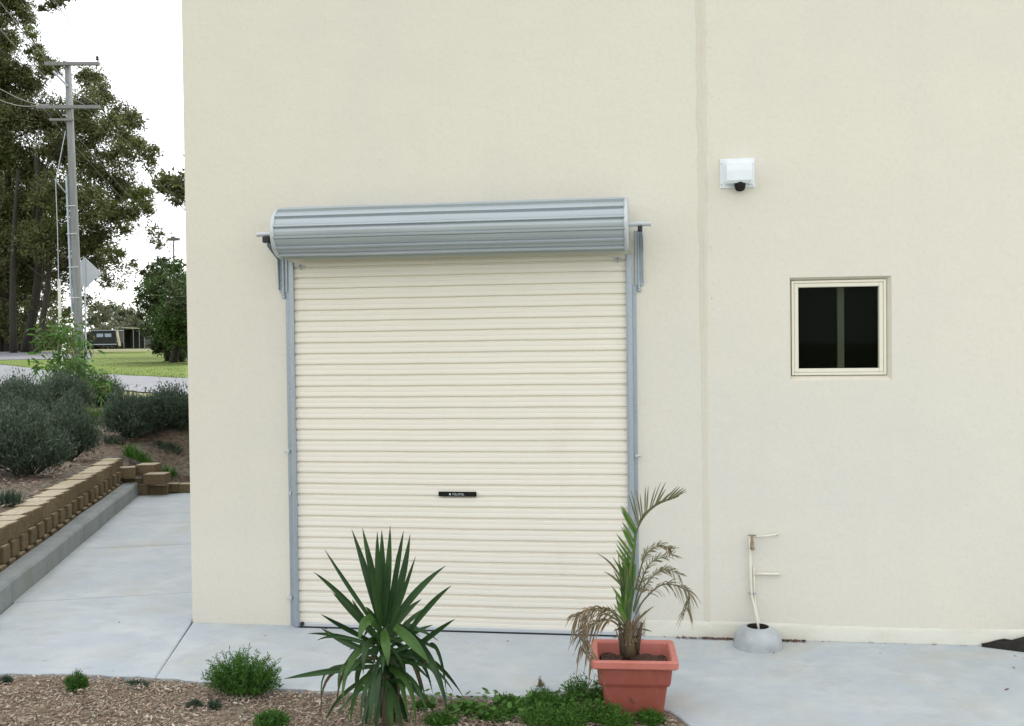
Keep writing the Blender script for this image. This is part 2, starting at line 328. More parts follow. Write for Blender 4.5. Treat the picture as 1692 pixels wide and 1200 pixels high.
# raised bed of mulch behind the block wall
def bed():
    As = np.concatenate([np.linspace(-1.5, 6.9, 60), np.linspace(7.02, 14, 50), np.linspace(14.5, 26, 24)])
    Bs = np.concatenate([np.linspace(.335, 8, 62), np.linspace(8.5, 22, 20)])
    P = np.zeros((len(As), len(Bs), 3))
    def nz(a, b): return .035*math.sin(a*2.3+b*1.7)+.03*math.sin(a*5.1-b*3.9+1)+random.random()*.02
    for i, a in enumerate(As):
        for j, b in enumerate(Bs):
            p = kpt(a, b); dd = p[0]*F2[0]+(p[1]+7)*F2[1]; p[2] = tz(p[0], p[1])+(.02 if dd < 24.8 else -.08)+(max(0, nz(a, b))*min(1, (b-.4)/.4) if dd < 24.8 else 0); P[i, j] = p
    mb = MB().grid(P)
    As2 = np.linspace(6.90, 16, 76); Bs2 = np.linspace(-1.9, .332, 26); P = np.zeros((len(As2), len(Bs2), 3))
    for i, a in enumerate(As2):
        for j, b in enumerate(Bs2):
            p = kpt(a, b); p[2] = max(tz(p[0], p[1]), .02)+.02+.03*min(1, (.332-b)/.3)+max(0, nz(a, b))*min(1, (.34-b)/.4)*min(1, (a-6.9)/.4); P[i, j] = p
    skirt = P[0].copy(); skirt[:, 2] = -.1; mb.grid(np.concatenate([skirt[None], P]))      # the edge of the bed drops down behind the blocks
    mb.grid([[kpt(a, b, .375+(b-.2)*.45+random.random()*.012) for b in np.linspace(.20, .43, 6)] for a in np.linspace(6.22, 7.15, 14)])
    tag(mb.build('garden_bed', 'mulch_up', smooth_=True), kind='structure')
bed()
# front garden bed
def front_bed():
    xs = np.linspace(-8, 1.2, 150); ys = np.linspace(-2.02, -1.0, 30); P = np.zeros((30, 150, 3))
    for i, y in enumerate(ys):
        for j, x in enumerate(xs):
            P[i, j] = (x, y, -.035+.012*math.sin(x*5+y*3)+.01*math.sin(x*11-y*9)+random.random()*.008)
    tag(MB().grid(P).build('flower_bed', 'mulch', smooth_=True), kind='structure')
front_bed()
def chips(name, mat_, n, sampler, size, kind='stuff', label=None, cat=None):
    c = np.array([sampler() for _ in range(n)]); ang = rng.uniform(0, 2*math.pi, n)
    l = rng.uniform(*size, n); wd = l*rng.uniform(.10, .38, n); tl = rng.normal(0, .25, n); tw = rng.normal(0, .3, n)
    u = np.stack([np.cos(ang)*np.cos(tl), np.sin(ang)*np.cos(tl), np.sin(tl)], 1)
    v = np.stack([-np.sin(ang)*np.cos(tw), np.cos(ang)*np.cos(tw), np.sin(tw)], 1)
    u *= l[:, None]/2; v *= wd[:, None]/2; th = np.array([0, 0, 1.])*(wd*.25)[:, None]
    q = np.stack([c-u-v, c+u-v*.6, c+u*.9+v, c-u*.8+v*.8], 1)
    mb = MB()
    top = q+th[:, None]; V = np.concatenate([q, top], 1).reshape(-1, 3); Fc = []
    for k in range(n):
        o = 8*k; Fc += [(o+4, o+5, o+6, o+7), (o, o+1, o+5, o+4), (o+1, o+2, o+6, o+5), (o+2, o+3, o+7, o+6), (o+3, o, o+4, o+7)]
    mb.add(V, Fc); return tag(mb.build(name, mat_), label, cat, None, kind)
# concrete apron edge (measured), from left to right
EDGE = [(-8, -1.30), (-4.62, -1.24), (-4.09, -1.22), (-3.6, -1.18), (-3.05, -1.19), (-2.6, -1.25), (-2.14, -1.30), (-1.6, -1.31), (-.81, -1.29), (-.35, -1.29), (-.05, -1.33), (.10, -1.44), (.19, -1.62), (.26, -1.85), (.30, -2.2), (.32, -3.2)]
def edge_y(x):
    for (x0, y0), (x1, y1) in zip(EDGE, EDGE[1:]):
        if x0 <= x <= x1: return y0+(y1-y0)*(x-x0)/(x1-x0)
    return -9
def sample_front():
    while True:
        x = random.uniform(-4.6, .3); y = random.uniform(-2.0, -1.15)
        if y < edge_y(x)-.015+random.gauss(0, .02): return (x, y, -.022+random.random()*.02)
chips('bark_mulch', 'chip', 30000, sample_front, (.006, .032), label='loose brown and tan bark chips in front of the concrete apron', cat='mulch')
def sample_up():
    while True:
        a = random.uniform(-1, 13); b = random.uniform(-1.6, 6)
        if b < .45 and a < 7.15: continue
        p = kpt(a, b); z = max(tz(p[0], p[1]), .02); return (p[0], p[1], z+.05+random.random()*.03)
chips('bark_and_gravel', 'chip_up', 17000, sample_up, (.02, .07), label='brown bark and grey gravel scattered on the raised bed behind the block wall', cat='mulch')

# ------------------------------------------------------------------ concrete: slabs with real joints
def slab(mb, poly, z=0.0, th=.12, bev=.008):
    """closed slab from an outline (counter clockwise) with a small arris bevel"""
    P = np.array(poly, float); k = len(P); inn = []
    for i in range(k):
        a = unit(P[i]-P[i-1]); b = unit(P[(i+1) % k]-P[i]); na = np.array([-a[1], a[0]]); nb = np.array([-b[1], b[0]])
        n = na+nb; n = n/(max(.35, n@na)); inn.append(P[i]+n*bev)
    V = [(p[0], p[1], z) for p in inn]+[(p[0], p[1], z-bev*.7) for p in P]+[(p[0], p[1], z-th) for p in P]
    Fc = [tuple(range(k))]+[(k+i, k+(i+1) % k, (i+1) % k, i) for i in range(k)]+[(2*k+i, 2*k+(i+1) % k, k+(i+1) % k, k+i) for i in range(k)]
    mb.add(V, Fc)
def dense_edge(x0, x1):
    pts = []; x = x0
    while x < x1:
        pts.append((x, edge_y(x)+.008*math.sin(x*23)+.006*math.sin(x*51+1)+random.uniform(-.003, .003))); x += .05
    pts.append((x1, edge_y(x1))); return pts
sj = kpt(0, 0)
J = (-3.43, 0.0)                                             # joint starts at the building corner
def kxy(a, b): p = kpt(a, b); return (p[0], p[1])
path = MB(); g_ = .006
def bside(a): return -1.497 if True else 0
cuts = [(-.0, None)]
# path bays, from far to near; joints measured on the left side
bays = [(6.95, 4.62), (4.62, 2.52), (2.52, .36)]
for a1, a0 in bays:
    slab(path, [kxy(a0+g_/2, -1.50), kxy(a1-g_/2, -1.50), kxy(a1-g_/2, -.002), kxy(a0+g_/2, -.002)][::-1])
lx = -3.075
slab(path, [*dense_edge(-4.60, lx-.002), (-3.417, .0), kxy(.36-g_/2, -1.50), kxy(.36-g_/2, -.002), kxy(-1.32, -.002)])
tag(path.build('path', 'concrete'), kind='structure')
apron = MB()
slab(apron, [*dense_edge(lx+.002, .24), (.30, -2.2), (.32, -3.2), (.32, -9), (12, -9), (12, 0.02), (-3.41, 0.02)])
tag(apron.build('pavement', 'concrete'), kind='structure')
tag(MB().box((-9, -2.30, -.12), (.10, -2.005, -.012), bev=.012).build('edging_strip', 'kerb'), kind='structure')

# kerb beside the path
def kerb():
    prof = [(0.0, -.1), (.004, .165), (.022, .188), (.175, .190), (.195, .178), (.20, -.1)]
    mb = MB(); As = [-1.5, -.6, .35, 1.6, 2.9, 4.2, 5.5, 6.62]
    for a0, a1 in zip(As, As[1:]):
        n = 6; P = np.zeros((n, len(prof), 3))
        for i in range(n):
            a = a0+.003+(a1-a0-.006)*i/(n-1)
            for j, (b, z) in enumerate(prof): P[i, j] = kpt(a, b+.004*math.sin(a*3+j), z+.003*math.sin(a*2.1))
        mb.grid(P)
        for i in (0, n-1): mb.add(P[i], [tuple(range(len(prof)))])
    tag(mb.build('kerb', 'kerb'), kind='structure')
kerb()

# ------------------------------------------------------------------ block retaining wall
def krot(extra=0.0):
    u3 = np.array([KU[0], KU[1], 0]); n3 = np.array([KN[0], KN[1], 0]); c, s_ = math.cos(extra), math.sin(extra)
    u = u3*c+n3*s_; n = -u3*s_+n3*c; return np.stack([u, n, [0, 0, 1.]], 1)
rw = empty('retaining_wall', kpt(3, .3, 0), 'low wall of tan split faced blocks holding the raised bed beside the kerb', 'retaining wall')
def block(mb, a, b, z, l=.285, d=.24, h=.15, ex=0.0):
    mb.box((-l/2+.007, 0, .001), (l/2-.007, d, h-.002), rot=krot(ex), at=kpt(a, b, z), bev=.008)
cap, low = MB(), MB()
a = -1.4; i = 0
while a < 6.35:
    block(cap, a, .235+random.uniform(-.018, .012), .365, h=.152+random.uniform(-.006, .008), ex=-.20+random.uniform(-.06, .06)); a += .285
for row, z in enumerate((.215, .065, -.085)):
    a = -1.3+.1425*(row % 2); k = 0
    while a < 6.75:
        prot = (.20 if row == 0 else .185)
        # split face: a proud half and a set back half on every block
        low.box((-.14+.003, 0, .001), (.035, .22, .148), rot=krot(), at=kpt(a, prot+random.uniform(-.006, .006), z), bev=.010)
        low.box((.037, .035, .001), (.14-.003, .22, .140), rot=krot(), at=kpt(a, prot, z), bev=.006)
        a += .285; k += 1
def paint_lit_tops(o):                                   # light from above painted into the tops, split faces kept darker
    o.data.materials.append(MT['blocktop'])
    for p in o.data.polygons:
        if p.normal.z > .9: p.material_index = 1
paint_lit_tops(cap.build('cap_course', 'block', rw)); paint_lit_tops(low.build('lower_courses', 'block', rw))
# the end of the wall turns towards the building and steps down
ret = MB()
def fblock(px0, px1, pyt, dist, h, d=.2, yaw=0.0):
    p0, p1 = at(px0, pyt, dist), at(px1, pyt, dist); c = (p0+p1)/2; l = np.linalg.norm((p1-p0)[:2]); ang = math.atan2(p1[1]-p0[1], p1[0]-p0[0])+yaw
    cs, sn = math.cos(ang), math.sin(ang)
    ret.box((-l/2, 0, -h), (l/2, d, 0), rot=[[cs, -sn, 0], [sn, cs, 0], [0, 0, 1]], at=c, bev=.008)
fblock(196, 223, 773, 13.75, .145, yaw=.35); fblock(223, 256, 768.5, 14.0, .145, .28)
fblock(198, 234, 791, 13.9, .15, yaw=.2); fblock(236, 272, 784, 13.75, .145, .26); fblock(212, 244, 801, 13.9, .15)
fblock(244, 276, 803, 13.95, .13); fblock(263, 293, 800, 14.05, .12, .16); fblock(294, 330, 800, 14.1, .12, .16)
paint_lit_tops(ret.build('stepped_return', 'block', rw))

# ------------------------------------------------------------------ building
bl = empty('building', (-3.41, 0, 0), 'large cream rendered building with a roller door and a small square window', 'building')
HT = 6.6; X0, X1 = -3.41, 9.5
wx0, wx1, wz0, wz1 = .934, 1.600, 1.775, 2.477
dx0, dx1, dz1 = -2.50, -.23, 2.60
def wall():
    mb = MB(); xs = [X0+.012, dx0, dx1, wx0, wx1, X1]; zs = [0, wz0, wz1, dz1, HT]
    def hole(xa, xb, za, zb):
        if xa >= dx0-1e-6 and xb <= dx1+1e-6 and zb <= dz1+1e-6: return True
        return xa >= wx0-1e-6 and xb <= wx1+1e-6 and za >= wz0-1e-6 and zb <= wz1+1e-6
    for xa, xb in zip(xs, xs[1:]):
        for za, zb in zip(zs, zs[1:]):
            if not hole(xa, xb, za, zb):
                n = max(2, int((xb-xa)/.4)); m = max(2, int((zb-za)/.4))
                P = np.array([[(xa+(xb-xa)*i/n, 0, za+(zb-za)*j/m) for i in range(n+1)] for j in range(m+1)]); mb.grid(P)
    # returns round the openings
    dpt = .22
    for (xa, xb, za, zb) in ((dx0, dx1, 0, dz1),):
        mb.quads([[(xa, 0, za), (xa, dpt, za), (xa, dpt, zb), (xa, 0, zb)], [(xb, 0, za), (xb, 0, zb), (xb, dpt, zb), (xb, dpt, za)], [(xa, 0, zb), (xa, dpt, zb), (xb, dpt, zb), (xb, 0, zb)]])
    # rounded corner and the side wall going back
    r = .012; pts = [(X0+r-r*math.sin(t), r-r*math.cos(t)) for t in np.linspace(0, math.radians(70), 5)]
    sx = X0-.35*12; pts += [(sx, 12), (X1, 12), (X1, 0)]
    for (xa, ya), (xb, yb) in zip(pts, pts[1:]): mb.quads([[(xa, ya, 0), (xa, ya, HT), (xb, yb, HT), (xb, yb, 0)]])
    mb.build('wall', 'render', bl)
    MB().add([(X0-.1, -.12, HT), (X1+.1, -.12, HT), (X1+.1, 12.1, HT), (sx-.1, 12.1, HT), (X0-.1, -.12, HT+.15), (X1+.1, -.12, HT+.15), (X1+.1, 12.1, HT+.15), (sx-.1, 12.1, HT+.15)],
             [(3, 2, 1, 0), (4, 5, 6, 7), (0, 1, 5, 4), (1, 2, 6, 5), (2, 3, 7, 6), (3, 0, 4, 7)]).build('roof', 'roofsheet', bl)
    # dark room behind
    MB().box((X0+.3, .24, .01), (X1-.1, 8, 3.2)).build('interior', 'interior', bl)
wall()
# vertical joint filled by hand: ragged ridge of filler
def joint():
    n = 240; mb = MB(); P = []
    for i in range(n):
        z = .11+(HT-.11)*i/(n-1); up = smooth((z-1.2)/2.2)
        wd = .020+.009*up+.002*math.sin(z*9); jx = .365-.003*z+.004*up*math.sin(z*17)+random.uniform(-.003, .003)*up
        h = .0035+.003*up
        P.append([(jx-wd-random.random()*.006*up, -.0008, z), (jx-wd+.008, -h*.5+random.uniform(-.002, .001)*up, z), (jx-.006, -.001-random.random()*.002*up, z), (jx+.004, -h*.8+random.uniform(-.002, .001)*up, z), (jx+wd-.01, -h+random.uniform(-.003, .001)*up, z), (jx+wd+random.random()*.010*up, -.0008, z)])
    mb.grid(P)
    mb.build('wall_joint', 'filler', bl, smooth_=True)
    # blobs of filler left beside the joint
    sp = MB()
    for _ in range(34):
        z = random.uniform(2.3, 6.4); x = .41+abs(random.gauss(0, .012)); s_ = random.uniform(.002, .005)
        sp.lathe([(s_, 0), (s_*.7, s_*.5), (0.0005, s_*.7)], (0, 0, 0), 7); v = sp.v[-1]; v[:] = np.stack([v[:, 0]+x, -v[:, 2]-.0005, v[:, 1]*random.uniform(1, 2)+z], 1)
    sp.build('filler_spots', 'filler', bl, smooth_=True)['kind'] = 'stuff'
joint()
# plinth along the foot of the wall, right of the door
def plinth():
    n = 160; P = []
    for i in range(n):
        x = -.06+(X1+.06)*i/(n-1); h = .105+.006*math.sin(x*3)+random.uniform(-.003, .003); y = -.013+.002*math.sin(x*7)
        P.append([(x, y-.004, 0.001), (x, y, h-.02), (x, y+.008, h-.004), (x, -.0005, h+.004)])
    MB().grid(P).build('plinth', 'plinth', bl, smooth_=True)
plinth()

# window
wn = MB()
# splayed render reveal
rd = .034; ix0, ix1, iz0, iz1 = .946, 1.573, 1.808, 2.459
wn.quads([[(wx0, 0, wz0), (wx1, 0, wz0), (ix1, rd, iz0), (ix0, rd, iz0)], [(wx1, 0, wz0), (wx1, 0, wz1), (ix1, rd, iz1), (ix1, rd, iz0)],
          [(wx1, 0, wz1), (wx0, 0, wz1), (ix0, rd, iz1), (ix1, rd, iz1)], [(wx0, 0, wz1), (wx0, 0, wz0), (ix0, rd, iz0), (ix0, rd, iz1)]])
win = wn.build('window', 'reveal', bl)
def ring(mb, x0, x1, z0, z1, t, y0, y1, bev=.003):
    mb.box((x0, y0, z0), (x0+t, y1, z1), bev=bev); mb.box((x1-t, y0, z0), (x1, y1, z1), bev=bev)
    mb.box((x0+t, y0+.0005, z1-t), (x1-t, y1, z1), bev=bev); mb.box((x0+t, y0+.0005, z0), (x1-t, y1, z0+t), bev=bev)
fr = MB(); ring(fr, ix0+.003, ix1-.003, iz0+.003, iz1-.003, .018, .020, .10); ring(fr, ix0+.0225, ix1-.0225, iz0+.0225, iz1-.0225, .026, .023, .09)
fr.build('frame', 'frame', win)
MB().box((ix0+.046, .062, iz0+.046), (ix1-.046, .066, iz1-.046)).build('glass', 'glass', win)
MB().box((1.262, .085, iz0+.04), (1.308, .11, iz1-.04), bev=.004).build('mullion', 'mullion', win)

# roller door
CY = -.030; PITCH_ = .0786; ZC = 2.845; RC = .168; YC = -.215
prof = [(0, -.012), (.04, -.011), (.09, -.002), (.15, .0035), (.30, .0048), (.50, .0040), (.54, .0018), (.58, .0040), (.80, .0050), (.88, .0046), (.905, .002), (.925, -.012), (1.0, -.012)]
def curtain():
    nx = 40; rows = []; z = .028; zb = 2.305+.0786*5
    lines = []; k = 0
    z0 = .102-.0786
    for k in range(35):
        for f_, p_ in prof[:-1]:
            zz = z0+PITCH_*(k+f_)
            if zz < .03 or zz > 2.80: continue
            lines.append((zz, p_))
    P = []
    for zz, p_ in lines:
        row = []
        for i in range(nx+1):
            x = -2.575+(2.42)*i/nx; sag = .0015*math.sin(x*2.1+zz*1.3)+.0007*math.sin(x*9+zz*5)
            bow = .012*smooth((zz-2.45)/.35)
            row.append((x, CY-p_+sag*1.2+bow*.5-.006*smooth((2.2-zz)/2)*math.sin((x+2.575)/2.42*math.pi)*.5, zz+sag))
        P.append(row)
    return MB().grid(P).build('roller_door', 'cream', bl)
door = curtain()
def drum():
    mb = MB(); nrib = 14; pts = []
    for k in range(nrib):
        t0 = math.radians(8)+2*math.pi*k/nrib; st = 2*math.pi/nrib
        for f_, r_ in ((0, -.004), (.05, .015), (.20, .015), (.25, -.004), (.30, 0.), (.45, .002), (.62, .003), (.85, .0015)):
            pts.append((t0+st*f_, RC*(math.cos(st/2*(2*f_-1.2)*.0))+r_))
    xs = np.linspace(-2.578, -.172, 34); P = []
    for x in xs:
        row = [(x, YC-(r+.0012*math.sin(x*6+5*t))*math.cos(t), ZC+(r+.0012*math.sin(x*4+3*t))*math.sin(t)) for t, r in pts]; row.append(row[0]); P.append(row)
    mb.grid(P)
    d = mb.build('drum', 'drum', door)
    for x, dr in ((-2.578, -1), (-.172, 1)):
        e = MB(); V = []; seg = 36
        for (xo, r) in ((-.002*dr, RC-.004), (-.002*dr, RC+.010), (.012*dr, RC+.014), (.026*dr, RC+.004), (.030*dr, RC-.03), (.022*dr, .03)):
            V.append([(x+xo, YC-r*math.cos(t), ZC+r*math.sin(t)) for t in np.linspace(0, 2*math.pi, seg+1)])
        e.grid(V); e.build('end_plate', 'zinc_pale', door, smooth_=True)
    MB().tube([(-2.765, YC, ZC), (.004, YC, ZC)], .017, 12).build('axle', 'zinc_pale', door)
drum()
gl = MB()
for x0, x1, out in ((-2.617, -2.560, -1), (-.170, -.118, 1)):
    gl.box((x0, -.052, 0.004), (x1, -.001, 2.66), bev=.003)
    gl.box((x0+.012, -.060, .004), (x0+.016 if out < 0 else x1-.02, -.052, 2.60))
    gl2 = MB().box((x0, -.0525, .004), (x1, -.001, 2.66))
gL = MB(); gL.box((-2.598, -.052, .004), (-2.563, -.002, 2.66), bev=.004).box((-2.640, -.006, .004), (-2.5985, -.0005, 2.45)).box((-2.566, -.060, .004), (-2.560, -.0525, 2.62))
gL.build('guide_rail', 'zinc', door)
gR = MB(); gR.box((-.168, -.052, .004), (-.128, -.002, 2.66), bev=.004).box((-.1275, -.006, .004), (-.100, -.0005, 2.45)).box((-.172, -.060, .004), (-.166, -.0525, 2.62))
gR.build('guide_rail', 'zinc', door)
def bracket(xl, xr, side, ztop):
    mb = MB(); zb = 2.40
    xo, xi = (xl, xr) if side < 0 else (xr, xl)         # xo is the outer edge
    mb.box((min(xl, xr), -.010, zb+.04), (max(xl, xr), -.0005, ztop), bev=.002)                  # wall plate
    # side web reaching out to the axle
    t = .005; x = xo
    poly = [(-.011, zb+.06), (-.030, zb+.06), (-.050, 2.68), (YC-.03, 2.76), (YC-.03, ztop), (-.011, ztop)]
    V = [(x-t/2, y, z) for y, z in poly]+[(x+t/2, y, z) for y, z in poly]; k = len(poly)
    mb.add(V, [tuple(range(k)), tuple(range(2*k-1, k-1, -1))]+[(i, (i+1) % k, k+(i+1) % k, k+i) for i in range(k)])
    xm = (xl+xr)/2
    mb.box((xm-.008, -.024, zb+.02), (xm+.008, -.0105, ztop), bev=.003)
    mb.box((xm-.012, -.02, zb), (xm+.014, -.0005, zb+.037), bev=.004)
    for zz in (zb+.10, zb+.14, zb+.22): mb.tube([(xm+side*.018, -.010, zz), (xm+side*.018, -.020, zz)], .007, 6)
    mb.build('bracket', 'zinc', door)
bracket(-2.682, -2.622, -1, 2.80); bracket(-.112, -.052, 1, 2.825)
MB().box((-2.715, YC-.035, ZC-.062), (-2.665, YC+.035, ZC-.0175), bev=.006).build('axle_saddle', 'rubber', door)
MB().box((-.085, YC-.03, ZC-.050), (-.05, YC+.03, ZC-.0175), bev=.005).build('axle_saddle', 'rubber', door)
MB().box((-2.575, -.050, .010), (-.165, -.024, .036), bev=.003).build('bottom_rail', 'zinc_pale', door)
MB().box((-2.56, -.052, .0005), (-.165, -.022, .009)).build('bottom_seal', 'rubber', door)
bt = MB().tube([(-2.535, -.051, .030), (-2.535, -.062, .030)], .016, 12).tube([(-2.548, -.058, .028), (-2.52, -.066, .028)], .005, 6)
bt.build('floor_bolt', 'rubber', door)
for x, z in ((-2.640, 1.285), (-2.640, .21), (-.098, 1.262)):
    sg = -1 if x < -1 else 1; fx = MB()
    fx.tube([(x+sg*-.012, -.004, z), (x+sg*-.012, -.034, z)], .010, 8).tube([(x-sg*.012, -.022, z), (x+sg*.016, -.022, z)], .009, 8); fx.build('fixing_bolt', 'zinc_pale', door)
MB().box((-2.628, -.030, .965), (-2.612, -.008, .990), bev=.002).build('rail_clip', 'zinc_pale', door)
for xx in (-2.51, -.225):
    MB().box((xx-.03, -.052, 2.622), (xx+.03, -.042, 2.632)).box((xx-.004, -.052, 2.60), (xx+.004, -.042, 2.64)).build('curtain_stop', 'zinc', door)
hd = MB().box((-1.511, -.054, .968), (-1.238, -.037, 1.003), bev=.004)
hdo = hd.build('door_handle', 'black', door)
def letters():
    mb = MB(); y = -.0546; z0, z1 = .9775, .9925; x = -1.427
    mb.add([(x+.007*math.cos(t), y, .985+.007*math.sin(t)) for t in np.linspace(0, 2*math.pi, 12, endpoint=False)], [tuple(range(12))])
    # the plate's small worn lettering: strokes of capitals, too small to read in the photo
    x = -1.408; s_ = .0022
    def bar(xa, za, xb, zb):
        mb.quads([[(xa, y, za), (xb, y, za), (xb, y, zb), (xa, y, zb)]])
    for ch in range(7):
        w_ = .0095
        bar(x, z0, x+s_, z1)
        if ch in (0, 4): bar(x, z1-s_, x+w_, z1); bar(x, (z0+z1)/2, x+w_*.8, (z0+z1)/2+s_)
        elif ch in (1, 5): bar(x+w_-s_, z0, x+w_, z1); bar(x, z0, x+w_, z0+s_); bar(x, z1-s_, x+w_, z1)
        elif ch in (2, 6): bar(x, z0, x+w_, z0+s_)
        else: bar(x+w_-s_, z0, x+w_, z1); bar(x, z1-s_, x+w_, z1)
        x += .0125
    return mb
letters().build('handle_lettering', 'whitelet', door)

# ------------------------------------------------------------------ wall vent
vt = empty('wall_vent', (.59, 0, 3.19), 'square white hooded vent with a black spout high on the wall', 'wall vent')
MB().box((.476, -.010, 3.096), (.706, -.0005, 3.296), bev=.004).build('back_plate', 'white', vt)
def hood():
    mb = MB(); P = []
    for z, yf, hw in ((3.118, -.085, .072), (3.135, -.100, .082), (3.20, -.104, .084), (3.25, -.098, .084), (3.272, -.06, .080), (3.283, -.0105, .076)):
        row = [(.597-hw-.016, -.0102, z)]
        for t in np.linspace(0, 1, 7): a = t*math.pi/2; row.append((.597-hw-.0+.012-.012*math.cos(math.pi/2-a)-.0, yf+.02-.02*math.sin(a), z))
        for t in np.linspace(1, 0, 7): a = t*math.pi/2; row.append((.597+hw-.012+.012*math.cos(math.pi/2-a), yf+.02-.02*math.sin(a), z))
        row.append((.597+hw+.016, -.0102, z)); P.append(row)
    mb.grid(P); b = P[0]; mb.add(b, [tuple(range(len(b)))]); t = P[-1]; mb.add(t, [tuple(range(len(t)))]); mb.build('hood', 'white', vt)
hood()
MB().tube([(.604, -.055, 3.1175), (.604, -.060, 3.092), (.604, -.066, 3.080)], [.037, .036, .031], 20).build('spout', 'black', vt)
for x, z in ((.486, 3.262), (.694, 3.255), (.484, 3.12), (.69, 3.11), (.672, 3.16)): MB().tube([(x, -.0102, z), (x, -.0135, z)], .0045, 8).build('screw', 'zinc', vt)

# ------------------------------------------------------------------ garden tap on the wall, concrete collar at its foot
tp = empty('garden_tap', (.68, -.03, .1), 'cream painted standpipe with a brass tap and two side pipes on the wall', 'tap')
pz = MB()
pz.tube([(.700, -.12, .03), (.702, -.115, .10), (.695, -.10, .15), (.678, -.055, .25), (.664, -.035, .31), (.660, -.034, .40), (.655, -.034, .70)], .0085, 10)
pz.tube([(.715, -.11, .04), (.708, -.09, .14), (.690, -.030, .24), (.683, -.022, .34), (.682, -.022, .50)], .007, 8)
pz.build('pipe', 'paintpipe', tp, smooth_=True)
MB().tube([(.688, -.024, .4535), (.74, -.024, .455), (.84, -.024, .455), (.847, -.018, .455), (.848, -.001, .455)], .010, 10).build('side_pipe', 'paintpipe', tp, smooth_=True)
MB().tube([(.672, -.034, .712), (.76, -.034, .716), (.825, -.034, .728), (.838, -.030, .733), (.842, -.015, .727), (.838, -.001, .722)], .007, 10).build('hose_hook', 'paintpipe', tp, smooth_=True)
hm = MB().tube([(.668, -.040, .632), (.668, -.040, .640), (.668, -.040, .660), (.668, -.040, .69), (.668, -.040, .712)], [.015, .012, .013, .010, .007], 12).tube([(.668, -.040, .67), (.668, -.075, .655), (.668, -.085, .63)], [.009, .008, .010], 10)
hm.build('tap_body', 'brass', tp, smooth_=True)
MB().tube([(.642, -.040, .722), (.694, -.040, .722)], .005, 8).tube([(.668, -.040, .71), (.668, -.040, .722)], .005, 8).build('tap_handle', 'brass', tp)
MB().box((.648, -.044, .318), (.694, -.0005, .324), bev=.001).build('pipe_clip', 'zinc', tp); MB().box((.655, -.05, .628), (.69, -.0005, .6315)).build('pipe_clip', 'zinc', tp)
cd = MB().lathe([(.158, -.01), (.159, .02), (.155, .055), (.142, .09), (.118, .118), (.092, .134), (.080, .138), (.0725, .136)], (.690, -.175, 0), 40)
tag(cd.build('concrete_collar', 'collar', smooth_=True), 'round grey concrete collar with a dark hole on the ground below the tap', 'concrete collar')
cdb = MB().lathe([(.0723, .1355), (.070, .12), (.071, .06), (.001, .06)], (.690, -.175, 0), 24).build('hole_shade', 'soil_and_shade'); cdb.parent = bpy.data.objects['concrete_collar']  # lining painted near black to stand for the shade in the hole
def debris():
    def smp():
        r = random.random()
        if r > .9: x = random.uniform(-4, 2.6); return (x, random.uniform(-1.15, -.05), .003+random.random()*.004)
        if r < .55: x = random.gauss(.42, .10) if random.random() < .5 else random.uniform(.15, .60)
        elif r < .8: x = random.uniform(.84, 1.02)
        else: x = random.uniform(-.05, 2.2)
        return (x, -.032-abs(random.gauss(0, .013 if r < .8 else .006)), .004+random.random()*.006)
    chips('leaf_litter', 'litter', 380, smp, (.008, .03), label='thin line of brown leaf litter along the foot of the wall', cat='leaf litter')
debris()
# dark soil heap at the right
def heap():
    n, m = 44, 16; P = []
    for i in range(n):
        x = 2.155+(4.2-2.155)*i/(n-1); t = min(1, (x-2.155)/.9); row = []
        for j in range(m):
            v = j/(m-1); y = -.03-(.012+.36*t)*v
            z = (.02+.19*t)*math.cos(v*math.pi/2)**.8+(.007*random.uniform(-1, 1)+.008*math.sin(x*31+v*9))*(1-v)*min(1, t*5)
            row.append((x, y, max(.001, z)))
        P.append(row)
    tag(MB().grid(P).build('soil_heap', 'soil_and_shade'), 'low wedge of black soil against the foot of the wall at the right edge', 'soil heap')
heap()

# ------------------------------------------------------------------ plants: generic leaf clouds
def cloud(centers, radii, counts, size, aspect=.35, outward=0.3, shell=.55):
    Q = []
    for c, r, n in zip(centers, radii, counts):
        n = int(n); d = unit(rng.normal(size=(n, 3))); rad = rng.uniform(.15, 1.0, n)**.6
        lump = 1+.22*np.sin(d[:, 0]*5+c[0])*np.cos(d[:, 2]*6+c[1])+.12*np.sin(d[:, 1]*11+c[2])
        p = np.array(c)+d*np.array(r)*(rad*lump)[:, None]
        u = unit(rng.normal(size=(n, 3))+d*outward*3); v = unit(np.cross(u, rng.normal(size=(n, 3))))
        l = size*rng.uniform(.6, 1.4, n); u = u*l[:, None]/2; v = v*(l*aspect)[:, None]/2
        Q.append(np.stack([p-u, p-u*.1+v, p+u, p-u*.1-v], 1))
    return np.concatenate(Q)
def crown_from_photo(spots, depth, spread, size, dens, aspect=.35):
    C, R, Nn = [], [], []
    for s in spots:
        px, py, rp = s[:3]; k = s[3] if len(s) > 3 else 1.0; d0 = depth+random.uniform(-spread, spread)
        c = at(px, py, d0); rr = rp*d0/F_PX
        m = max(4, int(rp/4.5))
        C.append(c); R.append((rr*1.05, rr*1.3, rr*.95)); Nn.append(dens*.95*k*rr*rr)       # loose leaves all through the clump
        for _ in range(m):                             # every spot breaks into sprays so that gaps show between them
            o = unit(rng.normal(size=3))*rr*rng.uniform(.2, .85); r2 = rr*rng.uniform(.24, .5)
            C.append(c+o*np.array([1, 1.2, 1])); R.append((r2, r2*1.2, r2*.75)); Nn.append(max(20, dens*k*r2*r2))
    return C, R, Nn
